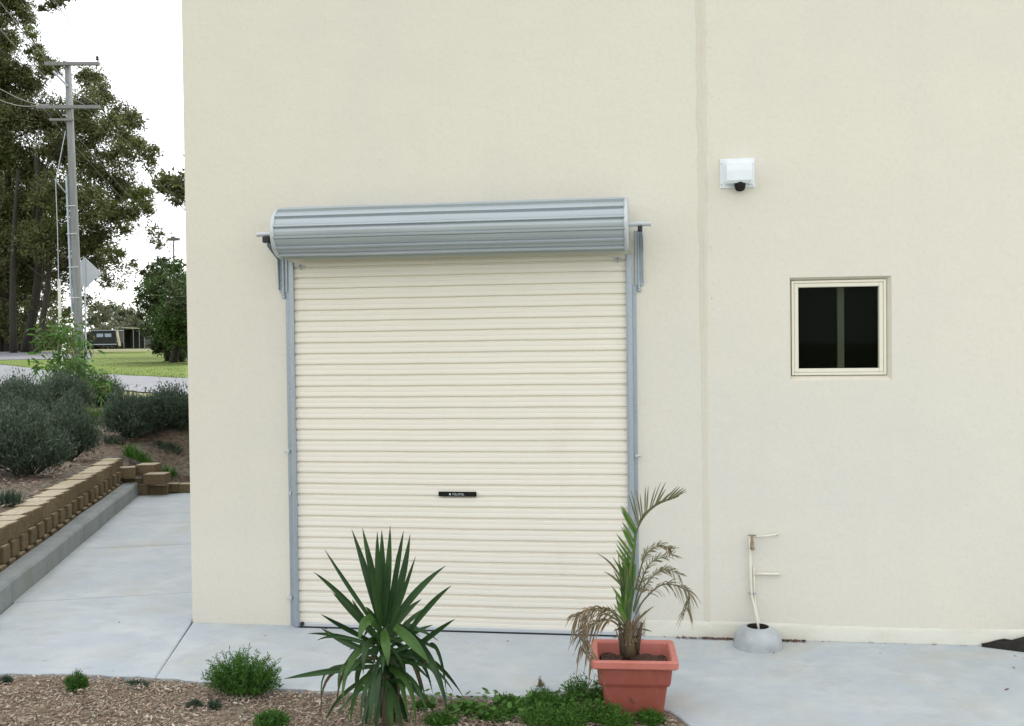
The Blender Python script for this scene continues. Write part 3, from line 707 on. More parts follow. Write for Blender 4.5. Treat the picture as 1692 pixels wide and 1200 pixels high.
def limb(mb, p0, p1, r0, r1, sag=.08, n=6):
    p0, p1 = np.array(p0, float), np.array(p1, float); Ln = np.linalg.norm(p1-p0); off = rng.normal(size=3)*Ln*.05
    pts = [p0+(p1-p0)*t+off*math.sin(t*math.pi)+np.array([0, 0, Ln*sag*math.sin(t*math.pi)]) for t in np.linspace(0, 1, n)]
    mb.tube(pts, list(np.linspace(r0, r1, n)), 7)
def tree(name, label, base_px, depth, spots, trunk_top, r, leafm, dens, size, spread=4, group=None, cat='tree', limbs=3, extra=(), barkm='bark', aspect=.35):
    b = at(base_px[0], base_px[1], depth); b[2] = tz(b[0], b[1])-.1
    t = empty(name, b, label, cat, group); top = at(trunk_top[0], trunk_top[1], depth)
    mb = MB(); limb(mb, b, top, r, r*.45, 0, 8)
    for (bx, tx, ty, rr) in extra:
        q = at(bx, base_px[1], depth+random.uniform(-3, 3)); q[2] = tz(q[0], q[1])-.1; limb(mb, q, at(tx, ty, depth), rr, rr*.4, 0, 8)
    C, R, Nn = crown_from_photo(spots, depth, spread, size, dens)
    idx = rng.permutation(len(C))[:limbs*3]
    for i in idx:
        k = rng.uniform(.35, 1); s = b+(top-b)*k; limb(mb, s, C[i], r*.17*(1.2-k*.5), r*.03, .06)
    mb.build('trunk', barkm, t, smooth_=True)
    MB().quads(cloud(C, R, Nn, size, aspect)).build('crown', leafm, t)
    return t
# the big trees at the left, in front of the sky
tree('gum_tree', 'tall broad dark gum tree behind the power pole, its crown reaching furthest right', (40, 570), 80,
     [(150, 130, 26), (165, 160, 26), (140, 175, 32), (200, 190, 26), (222, 200, 20), (185, 215, 28), (215, 235, 22), (245, 255, 20), (250, 275, 13, .6), (200, 262, 28), (228, 240, 16),
      (150, 220, 36), (110, 200, 40), (70, 190, 40), (100, 250, 42), (150, 280, 40), (200, 300, 30), (232, 325, 24), (240, 345, 18), (195, 345, 36), (150, 340, 40), (100, 320, 42),
      (205, 375, 18, .6), (165, 390, 30), (185, 420, 20), (160, 440, 24), (175, 465, 16, .5), (145, 410, 28), (105, 390, 40), (110, 440, 28, .8), (70, 400, 40), (125, 470, 18, .5), (90, 480, 20, .6), (112, 520, 22, .6), (150, 500, 20, .35), (200, 455, 26, .25), (220, 440, 14, .35), (255, 378, 16, .22), (260, 405, 12, .22), (265, 395, 22, .15)],
     (60, 260), .42, 'gum', 620, .29, limbs=5, extra=((60, 88, 330, .28), (22, 30, 280, .30)))
tree('gum_tree', 'tallest dark gum tree at the left edge with thin gaps of sky near its top', (10, 570), 84,
     [(-60, -60, 70), (0, -40, 60), (15, 10, 38), (-20, 60, 50), (-60, 120, 60), (10, 70, 22, .8), (-5, 110, 30), (30, 120, 24), (50, 130, 26), (60, 85, 16), (52, 55, 14), (68, 95, 15), (75, 115, 16), (45, 30, 16), (35, 140, 32), (0, 160, 40), (30, 200, 42), (-30, 200, 50),
      (0, 250, 45), (40, 270, 40), (-10, 320, 50), (40, 340, 44), (0, 390, 46), (40, 420, 42), (-30, 400, 46), (-5, 450, 38), (50, 455, 26), (20, 480, 36, .8), (12, 520, 30, .7), (40, 530, 22, .6), (-10, 545, 26, .8), (60, 505, 22, .5), (70, 545, 16, .5), (75, 370, 30), (80, 330, 34), (60, 300, 34), (15, 350, 36), (45, 390, 34), (20, 430, 36), (70, 450, 26), (40, 470, 26), (25, 550, 22), (85, 500, 20, .8), (10, 500, 26), (55, 550, 16), (-40, 480, 40), (85, 112, 18), (100, 106, 12, .5)],
     (5, 150), .45, 'gum', 620, .29, limbs=5, extra=((-4, -20, 260, .34), (33, 35, 330, .26), (50, 50, 400, .26), (-40, -50, 200, .34)))
tree('gum_tree', 'gum branch tips crossing the top of the sky near the left corner', (-260, 570), 60,
     [(85, 8, 12, .8), (95, 2, 14, .8), (70, 14, 7, .5), (90, -20, 22), (60, -50, 30), (115, -8, 10, .4), (0, -90, 50), (-120, -60, 80), (-200, 60, 80), (-260, 200, 90), (-200, 300, 70)],
     (-180, -60), .5, 'gum', 430, .36, spread=2, limbs=4)
tree('gum_tree', 'gum tree mostly hidden behind the building, one leaf clump beside the wall edge', (420, 578), 66,
     [(275, 300, 22), (292, 312, 22), (265, 308, 12, .7), (290, 330, 14, .7), (330, 310, 40), (380, 280, 60), (440, 240, 70), (460, 330, 70), (400, 380, 50)],
     (410, 330), .5, 'gum', 430, .36, spread=2, limbs=4)
tree('bushy_tree', 'low dark bushy tree with a bright green top beside the building edge', (285, 596), 51,
     [(290, 440, 18), (265, 450, 20), (250, 460, 14), (300, 470, 34), (265, 480, 26), (245, 490, 18), (285, 510, 34), (255, 515, 20), (300, 540, 32), (265, 545, 20, .8), (320, 500, 50), (340, 560, 40), (285, 562, 20), (298, 575, 16, .8), (262, 565, 14, .7), (245, 550, 14, .7), (275, 578, 14), (300, 588, 16), (285, 590, 12), (262, 580, 10, .7), (270, 530, 26), (290, 550, 28), (255, 575, 10, .6), (240, 452, 10, .3), (228, 478, 9, .3), (268, 430, 11, .5), (232, 520, 10, .35), (225, 500, 7, .25), (250, 440, 8, .3), (238, 540, 8, .3), (232, 490, 8, .4), (245, 470, 12), (238, 505, 10, .7)],
     (295, 480), .22, 'dkleaf', 1250, .20, spread=2.5, limbs=4, extra=((300, 300, 520, .12), (279, 275, 540, .10)))
far = 'far trees on the skyline beyond the road'
tree('far_tree', 'pale olive tree on the skyline directly right of the road sign post', (160, 575), 118, [(160, 515, 16, .6), (175, 510, 16, .6), (150, 530, 16, .8), (170, 530, 18, .8)], (160, 525), .3, 'gum_far', 110, .7, limbs=6, group=far, spread=2)
tree('far_tree', 'pale grey green tree on the skyline above the small shed', (205, 575), 125, [(190, 512, 14, .6), (205, 520, 18, .7), (222, 522, 14, .7), (200, 535, 20, .9), (225, 540, 18, .9)], (205, 528), .3, 'gum_far', 110, .7, limbs=6, group=far, spread=2)
tree('far_tree', 'small green tree beyond the road left of the power pole', (85, 573), 100, [(80, 530, 16, .8), (95, 520, 14, .7), (72, 548, 14, .8), (100, 545, 16, .8), (85, 560, 18)], (85, 540), .2, 'gum_far', 160, .55, limbs=6, group=far, spread=2)
def hedge(name, label, xa, xb, ytop, ybot, depth, mat_, size=.35, dens=60, group=None):
    sp = []; x = xa
    while x < xb: sp.append((x, random.uniform(ytop, ybot), (ybot-ytop)*.5)); sp.append((x, ybot, (ybot-ytop)*.45)); x += (ybot-ytop)*.5
    C = [at(x, y, depth+random.uniform(-1.5, 1.5)) for x, y, q in sp]; R = [(q*depth/F_PX*random.uniform(.8, 1.3),)*3 for x, y, q in sp]; Nn = [dens*q_[0]**2*2.2 for q_ in R]
    b = at((xa+xb)/2, ybot, depth); b[2] = tz(b[0], b[1]); t = empty(name, b, label, 'hedge', group)
    MB().quads(cloud(C, R, Nn, size)).build('foliage', mat_, t)
    mb = MB(); x = xa
    while x < xb:
        p = at(x, ybot, depth); p[2] = tz(p[0], p[1]); mb.tube([p, p+np.array([.1, 0, 1.6])], [.08, .03], 6); x += 12
    mb.build('stems', 'bark', t)
hedge('hedge', 'mixed green hedge across the road behind the dark trailer and shed', 132, 300, 540, 577, 104, 'gum_far', .6, 120)
hedge('hedge', 'dark scrub under the tall gum trees at the far side of the road', -120, 92, 552, 571, 90, 'gum', .5, 200)

# ------------------------------------------------------------------ power pole, wires
PD = 36.0
pb = at(133, 600, PD); pb[2] = tz(pb[0], pb[1]); ptop = at(111, 103, PD); ptop = np.array([pb[0]+.0, pb[1], ptop[2]]) + (at(112, 103, PD)-at(133, 600, PD))*np.array([1, 1, 0])
pole = empty('power_pole', pb, 'tall weathered grey timber power pole with two crossarms at the roadside', 'power pole')
def pp(z): t = (z-pb[2])/(ptop[2]-pb[2]); return pb+(ptop-pb)*t
MB().tube([pb-np.array([0, 0, .3]), pp(4), pp(8), ptop], [.165, .15, .13, .115], 16).build('shaft', 'timber', pole, smooth_=True)
def arm(pxl, pxr, py, ins, th=.06, dz=0):
    a, b = at(pxl, py-.0, PD-.16), at(pxr, py, PD-.16)
    mb = MB(); u = unit(b-a); ln = np.linalg.norm(b-a); fwd = unit(np.cross(u, [0, 0, 1.])); R3 = np.stack([u, -fwd, np.cross(u, -fwd)], 1)
    mb.box((0, -th, -th), (ln, th, th), rot=R3, at=a, bev=.01); o = mb.build('crossarm', 'timber', pole)
    for x in ins:
        p = at(x, py, PD-.16); MB().lathe([(.012, .05), (.012, .12), (.055, .13), (.06, .17), (.035, .20), (.055, .22), (.04, .27), (.001, .28)], p, 10).build('insulator', 'rubber', o, smooth_=True)
arm(74, 164.5, 105.5, (80, 161)); arm(60, 165, 177, (66, 84, 100, 140, 162)); arm(82, 122, 198, (84,), .04)
MB().tube([at(88, 118, PD-.15), at(112, 143, PD-.15)], .045, 6).build('brace', 'zinc', pole)
MB().tube([pp(3.4)+np.array([-.20, -.05, 0]), pp(8.3)+np.array([-.2, -.05, 0])], .045, 8).build('cable_conduit', 'zinc', pole)
for z in (3.9, 5.0, 6.2, 7.2): p = pp(z); MB().tube([p+np.array([-.26, -.1, 0]), p+np.array([.16, -.18, 0])], .018, 6).build('conduit_strap', 'zinc_pale', pole)
MB().tube([pp(9.9)+np.array([-.14, -.1, 0]), at(92, 300, PD-.6), at(95, 380, PD-.6), at(97, 470, PD-.6)], .014, 5).tube([at(90, 296, PD-.6), at(113, 324, PD-.15)], .022, 6).build('stay_wire', 'zinc', pole)
# wires
wl = [((161, 98, 36), (-60, -260, 15), (330, 345, 80)), ((162, 173, 36), (-40, -50, 14), (330, 360, 80)), ((140, 173, 36), (-80, -46, 14), (330, 385, 80)),
      ((84, 173, 36), (-120, 62, 14), (330, 430, 80)), ((66, 173, 36), (-120, 96, 14), (330, 445, 80))]
labels = ['power line from the right end of the upper crossarm', 'power line from the right end of the lower crossarm', 'power line from the second right insulator of the lower crossarm', 'upper one of two pale power lines coming from the left end of the lower crossarm', 'lowest pale power line, from the left tip of the lower crossarm']
for (p0, p1, p2), lb in zip(wl, labels):
    a, b, c = at(*p0), at(*p1), at(*p2); mb = MB(); pts = []
    for q, e in ((b, a), (a, c)):
        ln = np.linalg.norm(e-q)
        for t in np.linspace(0, 1, 14)[(1 if pts else 0):]: pts.append(q+(e-q)*t-np.array([0, 0, ln*.012*4*t*(1-t)]))
    mb.tube(pts, .010, 5)
    tag(mb.build('power_line', 'timber'), lb, 'power line', 'power lines strung from the pole')
# road sign behind the pole
sb = at(140, 600, 38.5); sb[2] = tz(sb[0], sb[1])
sg = empty('road_sign', sb, 'diamond shaped road sign seen from its grey back, just behind the power pole', 'road sign')
c_ = at(141, 451, 38.5); hx = unit(np.array([.93, .36, 0])); hh = .60; V = []
for dy in (-.004, .004):
    n_ = np.array([-hx[1], hx[0], 0])*dy
    for s1, s2 in ((0, 1), (1, 0), (0, -1), (-1, 0)): V.append(c_+hx*hh*s1*.98+np.array([0, 0, hh*s2])+n_)
MB().add(V, [(0, 1, 2, 3), (7, 6, 5, 4), (0, 4, 5, 1), (1, 5, 6, 2), (2, 6, 7, 3), (3, 7, 4, 0)]).build('panel', 'signback', sg)
MB().tube([np.array([c_[0], c_[1]-.05, sb[2]-.2]), np.array([c_[0], c_[1]-.05, c_[2]+hh*.95])], .03, 8).build('post', 'zinc', sg)
# thin white post
q = at(101, 600, 44); q[2] = tz(q[0], q[1]); qt = at(97.5, 461, 44)
tag(MB().tube([q, qt], [.075, .06], 8).build('white_post', 'whitepaint'), 'thin pale post standing left of the power pole', 'post')
# distant flood light mast, mostly hidden
q = at(288, 575, 92); q[2] = tz(q[0], q[1]); lp = empty('flood_light', q, 'distant flood light on a thin mast beside the building edge', 'street lamp')
MB().tube([q, at(287, 398, 92)], [.12, .07], 8).build('mast', 'timber', lp)
MB().box((-.55, -.2, -.12), (.55, .25, .12), at=at(287, 395.5, 92), bev=.04).box((-.15, -.15, .12), (.2, .1, .25), at=at(286, 395.5, 92)).build('lamp_head', 'timber', lp)
# trailer and shed across the lawn
def frame_at(px0, px1, pyb, dist):
    a, b = at(px0, pyb, dist), at(px1, pyb, dist); u = unit((b-a)*np.array([1, 1, 0])); n = np.array([-u[1], u[0], 0]); return a, np.linalg.norm((b-a)[:2]), np.stack([u, n, [0, 0, 1.]], 1)
o, wd, R3 = frame_at(151, 191, 573, 76)
tr = empty('trailer', o, 'dark green enclosed trailer with pale windows, left of the small shed', 'trailer')
MB().box((0, 0, .22), (wd, 2.0, 1.22), rot=R3, at=o, bev=.05).build('body', 'darkgreen', tr)
for k in (0, 1): MB().box((.42+k*.62, -.02, .72), (.92+k*.62, -.004, .98), rot=R3, at=o).build('window', 'paleglass', tr)
MB().box((-.02, -.03, 1.20), (wd+.02, 2.03, 1.245), rot=R3, at=o).box((-.04, -.05, .13), (wd+.05, .1, .20), rot=R3, at=o).build('trim', 'zinc', tr)
for k in (.55, 1.3):
    cc = o+R3@np.array([k, .05, .17]); MB().tube([cc, cc+R3@np.array([0, .22, 0])], .2, 16).build('wheel', 'rubber', tr)
p0 = o+R3@np.array([wd+.03, .2, 1.15]); p1 = o+R3@np.array([wd+.40, -.2, .02]); MB().tube([p0, (p0+p1)/2+np.array([0, 0, .05]), p1], .10, 6).build('folded_cover', 'creamroof', tr)
o, wd, R3 = frame_at(204, 240, 575.5, 74)
sh = empty('shed', o, 'small dark open fronted shed with a pale roof edge beyond the lawn', 'shed')
MB().box((0, 1.1, 0), (wd, 1.15, 1.42), rot=R3, at=o).box((0, 0.02, 0), (.04, 1.1, 1.42), rot=R3, at=o).box((wd-.04, .02, 0), (wd, 1.1, 1.42), rot=R3, at=o).build('walls', 'darkgreen', sh)
Rr = MB(); Rr.add([o+R3@np.array(v) for v in [(-.06, -.12, 1.50), (wd+.06, -.12, 1.40), (wd+.06, 1.25, 1.40), (-.06, 1.25, 1.50), (-.06, -.12, 1.56), (wd+.06, -.12, 1.46), (wd+.06, 1.25, 1.46), (-.06, 1.25, 1.56)]], [(3, 2, 1, 0), (4, 5, 6, 7), (0, 1, 5, 4), (1, 2, 6, 5), (2, 3, 7, 6), (3, 0, 4, 7)]).build('roof', 'creamroof', sh)
for k in (.02, .74, 1.18, wd-.06): MB().box((k, -.05, 0), (k+.05, .0, 1.42), rot=R3, at=o).build('post', 'timber', sh)

# ------------------------------------------------------------------ bushes on the raised bed
def needle_bush(name, label, px0, px1, pyt, pyb, mat_='bush', n=7000, ls=.055, group=None, dz=0.0):
    b = hit((px0+px1)/2, pyb-3); dist = (b-CAM)@_F; wd = (px1-px0)*dist/F_PX; ht = (pyb-pyt)*dist/F_PX
    r = wd/2; c = b+np.array([F2[0], F2[1], 0])*r*.7; c[2] = tz(c[0], c[1])
    t = empty(name, c, label, 'bush', group); mb = MB(); Q = []
    nb = 80; stems = MB(); ph = random.uniform(0, 6); fl = random.uniform(.7, .95)
    for k in range(nb):
        az = random.uniform(0, 2*math.pi); el = math.asin(random.uniform(-.15, .98)); lg = random.uniform(.68, 1.08)*(1+.22*math.sin(2*az+ph)+.12*math.sin(5*az+ph*2))
        tip = np.array([math.cos(az)*math.cos(el)*r*lg, math.sin(az)*math.cos(el)*r*lg, max(.05, ht*(.42+.55*math.sin(el)*lg)+random.uniform(-.02, .03))])
        st = np.array([tip[0]*.12, tip[1]*.12, .02]); mid = tip*np.array([.65, .65, .55]); m_ = int(n/nb)
        stems.tube([c+st, c+mid, c+tip], [.008, .005, .002], 4, cap=False)
        # spray of needles round the outer part of each branch
        s = rng.uniform(.35, 1.04, m_)[:, None]; base = mid+(tip-mid)*((s-.35)/.65)
        base = base+rng.normal(size=(m_, 3))*r*.17
        base[:, 2] = np.maximum(base[:, 2], .01)
        d = unit(unit(tip)*.8+np.array([0, 0, .55])+rng.normal(size=(m_, 3))*.6); sd2 = unit(np.cross(d, rng.normal(size=(m_, 3))))
        l = ls*.8*rng.uniform(.6, 1.4, m_)[:, None]; p = c+base; wv = sd2*l*.12
        Q.append(np.stack([p-wv*.5, p+d*l*.55-wv, p+d*l, p+d*l*.55+wv], 1))
    mb.quads(np.concatenate(Q)); mb.build('foliage', mat_, t); stems.build('stems', 'bark', t)
    return t
gb = 'grey green bushes on the raised bed'
needle_bush('bush', 'grey green bush nearest the camera at the left edge, behind the block wall', -22, 78, 684, 800, group=gb, n=21000, ls=.06)
needle_bush('bush', 'round grey green bush second from the left edge, between the wall and the sapling', 64, 142, 684, 770, group=gb, n=14000, ls=.06)
needle_bush('bush', 'large grey green bush at the left edge in the row beside the road', -40, 62, 630, 705, group=gb, n=21000, ls=.07)
needle_bush('bush', 'grey green bush in the row beside the road, just left of the sapling trunk', 50, 132, 622, 694, group=gb, n=21000, ls=.07)
needle_bush('bush', 'grey green bush in the row beside the road, just right of the sapling trunk', 128, 190, 628, 678, group=gb, n=13000, ls=.07)
needle_bush('bush', 'rounded grey green bush right of the bright grass clump', 162, 242, 660, 736, group=gb, n=21000, ls=.065)
needle_bush('bush', 'low grey green bush directly behind the front bush at the left edge', -30, 60, 664, 745, group=gb, n=16000, ls=.065)
needle_bush('bush', 'small grey green bush between the sapling trunk and the left front bushes', 84, 132, 655, 712, group=gb, n=10000, ls=.06)
needle_bush('bush', 'grey green bush half hidden by the building edge', 228, 318, 655, 728, group=gb, n=21000, ls=.065)
def grass_tuft(name, label, px0, px1, pyt, pyb, mat_, n=300, wblade=.012, cat='grass clump', curl=.5, depthk=.6, group=None):
    b = hit((px0+px1)/2, pyb); dist = (b-CAM)@_F; wd = (px1-px0)*dist/F_PX; ht = (pyb-pyt)*dist/F_PX; mb = MB(); V, Fc = [], []
    for k in range(n):
        az = random.uniform(0, 6.283); rr = wd*.42*math.sqrt(random.random()); p = b+np.array([math.cos(az)*rr, math.sin(az)*rr*depthk+wd*.3, 0]); p[2] = tz(p[0], p[1])+.01
        h = ht*random.uniform(.5, 1.05); a2 = random.uniform(0, 6.283); ln = random.uniform(.1, curl)*h; d = np.array([math.cos(a2), math.sin(a2), 0]); s = np.array([-d[1], d[0], 0])*wblade
        o = len(V); V += [p-s, p+s, p+d*ln*.3+[0, 0, h*.6]+s*.8, p+d*ln*.3+[0, 0, h*.6]-s*.8, p+d*ln+[0, 0, h]]; Fc += [(o, o+1, o+2, o+3), (o+3, o+2, o+4)]
    mb.add(V, Fc); return tag(mb.build(name, mat_, origin=b), label, cat, group)
grass_tuft('grass_clump', 'bright green strappy grass clump between the bushes on the raised bed', 106, 166, 672, 706, 'sapling', 260, .014, curl=.9)
grass_tuft('grass_clump', 'low grassy patch of dull green behind the end of the block wall', 190, 250, 742, 770, 'weed2', 240, .006, curl=1.2)
grass_tuft('grass_clump', 'bright green grass beyond the right hand bushes beside the road', 222, 268, 652, 668, 'sapling', 160, .012, curl=.8)
grass_tuft('grass_clump', 'small grey green tuft at the left edge behind the cap blocks', -10, 30, 808, 842, 'bush', 200, .006, curl=1.0)
grass_tuft('grass_clump', 'dull green creeping weed on the raised bed just left of the wall edge', 238, 300, 735, 752, 'bush', 160, .008, curl=1.6)
grass_tuft('grass_clump', 'dry green weed directly behind the lowest step of the block wall', 262, 292, 772, 796, 'weed2', 130, .005, curl=1.4)
grass_tuft('grass_clump', 'flat dull green weed between the two bush rows and the wall end', 160, 200, 722, 740, 'bush', 130, .008, curl=1.6)
# sapling
def sapling():
    b = hit(136, 676); dist = (b-CAM)@_F; t = empty('sapling', b, 'young leafy green sapling with a thin pale trunk growing among the bushes', 'sapling')
    def P(px, py, dd=0): return at(px, py, dist+dd)
    tops = [(75, 545), (100, 540), (125, 545), (145, 575), (62, 560), (90, 590), (130, 600), (160, 620), (182, 640), (100, 625), (115, 565), (75, 620), (150, 610), (140, 640), (110, 600), (60, 600), (165, 640), (85, 635), (120, 650)]
    st = MB(); st.tube([b-np.array([0, 0, .05]), P(133, 640), P(127, 600), P(112, 560), P(104, 545)], [.035, .028, .02, .012, .005], 8)
    V, Fc = [], []
    for (px, py) in tops:
        dd = random.uniform(-.8, .8); e = P(px, py, dd); s = P(130, min(665, py+45)); s = P(np.interp(py+30, [540, 676], [108, 136]), min(660, py+35))
        pts = [s+(e-s)*t_+np.array([0, 0, .12*math.sin(t_*math.pi)]) for t_ in np.linspace(0, 1, 6)]; st.tube(pts, list(np.linspace(.010, .003, 6)), 5, cap=False)
        for k in range(70):
            t_ = random.uniform(.25, 1.05); p = s+(e-s)*t_+np.array([0, 0, .12*math.sin(min(1, t_)*math.pi)])+rng.normal(size=3)*.12
            d = unit(np.array([random.gauss(0, .6), random.gauss(0, .6), random.uniform(-1.0, .15)])); s2 = unit(np.cross(d, rng.normal(size=3))); l = random.uniform(.11, .24); wv = s2*l*.12
            o = len(V); V += [p, p+d*l*.35+wv, p+d*l*.7+wv*.8-np.array([0, 0, .01]), p+d*l-np.array([0, 0, .03]), p+d*l*.7-wv*.8-np.array([0, 0, .01]), p+d*l*.35-wv]; Fc.append(tuple(range(o, o+6)))
    st.build('trunk', 'stem', t, smooth_=True); MB().add(V, Fc).build('foliage', 'sapling', t)
sapling()
# short stake by the bush
q = hit(139, 733)
tag(MB().box((-.03, -.03, -.05), (.03, .03, .17), at=q, bev=.006).build('timber_stake', 'timber'), 'short grey timber stake in the raised bed behind the wall', 'stake')
# lawn edge blades
def blades():
    V, Fc = [], []
    for k in range(9000):
        px = random.uniform(-30, 306); t_ = random.random()**1.5; py0 = np.interp(px, [-30, 0, 70, 160, 300, 306], [600, 602, 611, 618, 625, 625.5]); p = hit(px, py0-t_*26+1)
        h = random.uniform(.025, .06); a2 = random.uniform(0, 6.28); d = np.array([math.cos(a2), math.sin(a2), 0]); s = np.array([-d[1], d[0], 0])*.022; o = len(V)
        V += [p-s, p+s, p+d*h*.6+[0, 0, h]]; Fc.append((o, o+1, o+2))
    tag(MB().add(V, Fc).build('lawn_blades', 'blade'), 'short green grass blades on the lawn across the road', 'grass', kind='stuff')
blades()

# ------------------------------------------------------------------ front plants
def blade(mb, pts, w, fold=.25, roll=None, taper=.9, wid=None):
    """a long leaf: pts = control points, folded along its midrib, pointed at the tip"""
    pts = np.array(pts, float); n = 12; T = np.linspace(0, 1, n)
    if len(pts) == 3: C = [(1-t)**2*pts[0]+2*t*(1-t)*pts[1]+t*t*pts[2] for t in T]
    else: C = [(1-t)**3*pts[0]+3*t*(1-t)**2*pts[1]+3*t*t*(1-t)*pts[2]+t**3*pts[3] for t in T]
    C = np.array(C); rows = []
    for i, t in enumerate(T):
        tg = unit(C[min(i+1, n-1)]-C[max(i-1, 0)]); side = np.cross(tg, roll if roll is not None else np.array([0, -1., 0])); side = unit(side)
        nn = unit(np.cross(side, tg)); ww = w*(.62+.38*math.sin(min(1, t/.45)*math.pi/2))*(1-max(0, (t-.45)/.55)**1.7)+.0006
        rows.append([C[i]-side*ww+nn*ww*fold, C[i], C[i]+side*ww+nn*ww*fold])
    mb.grid(rows)
YD = 5.15
def yucca():
    base = gnd(640, 1204, -.03); D0 = (base-CAM)@_F
    t = empty('yucca', base, 'spiky dark green yucca with upright and drooping leaves in the bed before the roller door', 'yucca')
    def P(cx, cy, dy=0.0): return at(460+cx/3.529, 860+cy/3.529, D0+dy)
    up = [((427, 50), (530, 330), (590, 600), .045), ((490, 45), (540, 260), (600, 560), .042), ((577, 65), (575, 300), (600, 600), .040), ((603, 55), (610, 300), (610, 600), .050), ((652, 30), (650, 300), (620, 600), .048),
          ((730, 60), (700, 250), (640, 600), .040), ((768, 80), (735, 330), (640, 620), .045), ((800, 210), (740, 400), (650, 640), .028), ((975, 265), (780, 400), (640, 650), .045), ((1010, 380), (880, 470), (740, 680), .036),
          ((835, 460), (740, 520), (640, 680), .036), ((1030, 575), (920, 640), (700, 820), .034), ((890, 500), (800, 540), (650, 700), .032), ((270, 170), (400, 380), (590, 650), .026), ((205, 300), (370, 420), (580, 680), .036), ((315, 420), (400, 500), (570, 690), .030),
          ((430, 460), (480, 560), (580, 690), .030), ((245, 545), (380, 620), (570, 720), .038), ((245, 625), (390, 720), (570, 780), .042), ((170, 660), (350, 650), (570, 740), .026), ((225, 700), (330, 640), (560, 730), .022),
          ((30, 925), (250, 880), (560, 850), .036), ((545, 250), (560, 400), (600, 620), .040), ((690, 200), (680, 420), (630, 640), .040), ((520, 170), (560, 380), (600, 610), .036), ((640, 250), (630, 420), (615, 620), .045), ((860, 700), (770, 720), (640, 780), .03), ((900, 610), (800, 640), (650, 740), .03)]
    m1, m2, m3 = MB(), MB(), MB()
    for k, (tip, mid, bs, w_) in enumerate(up):
        dy = random.uniform(-.22, .22) if k > 6 else random.uniform(-.07, .07)
        blade(m1, [P(*bs, 0), P(*mid, dy*.4), P(*tip, dy)], w_*.43, .3, roll=unit(np.array([random.uniform(-.5, .5), -1, random.uniform(-.2, .4)])))
    droop = [((420, 1200), (430, 930), (520, 900), (590, 880), .036), ((530, 1230), (540, 960), (600, 870), (600, 850), .04), ((640, 1240), (640, 1000), (640, 900), (630, 850), .038), ((560, 1210), (580, 950), (590, 880), (610, 830), .036), ((715, 1220), (690, 960), (670, 850), (640, 830), .036),
             ((800, 1200), (800, 960), (740, 900), (650, 870), .036), ((840, 1070), (830, 860), (760, 740), (660, 700), .03), ((985, 1130), (960, 900), (850, 690), (700, 610), .040), ((1080, 1030), (950, 820), (860, 780), (690, 760), .032),
             ((980, 1010), (960, 780), (910, 690), (880, 730), .022), ((375, 1080), (370, 880), (430, 760), (560, 720), .030), ((495, 900), (490, 740), (520, 680), (590, 700), .034), ((255, 1100), (225, 850), (300, 830), (500, 850), .012), ((270, 1180), (330, 1020), (450, 950), (580, 880), .022),
             ((350, 1010), (340, 830), (400, 800), (560, 830), .022), ((450, 1000), (450, 840), (490, 800), (580, 800), .030), ((740, 1000), (740, 800), (700, 740), (640, 760), .032), ((900, 1010), (860, 800), (800, 760), (660, 790), .028), ((1020, 1000), (940, 860), (860, 820), (680, 830), .02),
             ((480, 1160), (490, 960), (540, 900), (600, 890), .03), ((760, 1180), (730, 960), (700, 880), (650, 860), .03), ((600, 1230), (610, 1000), (610, 900), (620, 860), .036), ((680, 1230), (670, 1000), (660, 900), (640, 860), .036), ((880, 1180), (850, 1000), (790, 900), (660, 850), .026), ((620, 1250), (600, 1120), (600, 980), (620, 930), .04), ((670, 1250), (660, 1120), (640, 980), (630, 930), .04), ((500, 1250), (520, 1090), (560, 980), (615, 940), .034), ((760, 1250), (740, 1100), (690, 980), (640, 930), .034), ((570, 1260), (570, 1120), (590, 1000), (620, 950), .036), ((720, 1260), (710, 1120), (670, 1000), (635, 950), .036)]
    for k, (tip, m_b, m_a, bs, w_) in enumerate(droop):
        dy = random.uniform(-.28, .15)
        blade(m1 if k % 5 else m2, [P(*bs, 0), P(*m_a, dy*.5), P(*m_b, dy), P(*tip, dy)], w_*.50, .22, roll=unit(np.array([random.uniform(-.5, .5), -1, .1])))
    for tip, m_a, bs, w_ in (((470, 700), (490, 570), (565, 560), .045), ((880, 830), (780, 690), (680, 620), .050), ((640, 850), (630, 700), (610, 640), .046), ((520, 620), (530, 560), (590, 640), .03)):
        blade(m2, [P(*bs, -.03), P(*m_a, -.20), P(*tip, -.22)], w_*.55, .25, roll=np.array([.1, -1, .3]))
    # leaves on the far and near sides, filling the crown in depth
    core = P(615, 720)
    for k in range(48):
        az = random.uniform(0, 6.283); el = random.uniform(-.7, 1.1); l = random.uniform(.26, .5); d = np.array([math.cos(az)*math.cos(el), math.sin(az)*math.cos(el)*.9, math.sin(el)])
        s = core+np.array([0, 0, random.uniform(-.22, .06)]); e = s+d*l*np.array([.62, 1, .7 if el > 0 else 1]); 
        blade(m1, [s, s+(e-s)*.5+np.array([0, 0, .06]), e-np.array([0, 0, .08*(el < .5)])], .014, .3, roll=unit(rng.normal(size=3)+np.array([0, -1, .5])))
    m3 = MB()
    for tip, b_, a_, bs in (((250, 1150), (235, 900), (330, 820), (560, 860)), ((340, 1080), (350, 900), (400, 790), (570, 800)), ((860, 1060), (830, 880), (770, 760), (650, 760)), ((450, 1080), (455, 900), (480, 760), (590, 740)), ((980, 1100), (950, 900), (880, 780), (660, 780)), ((700, 1100), (710, 950), (690, 850), (640, 800)), ((500, 1120), (510, 960), (520, 860), (600, 820))):
        dy = random.uniform(-.05, .2); blade(m3, [P(*bs, 0), P(*a_, dy*.5), P(*b_, dy), P(*tip, dy)], .009, .5, roll=unit(np.array([random.uniform(-1, 1), -1, .1])))
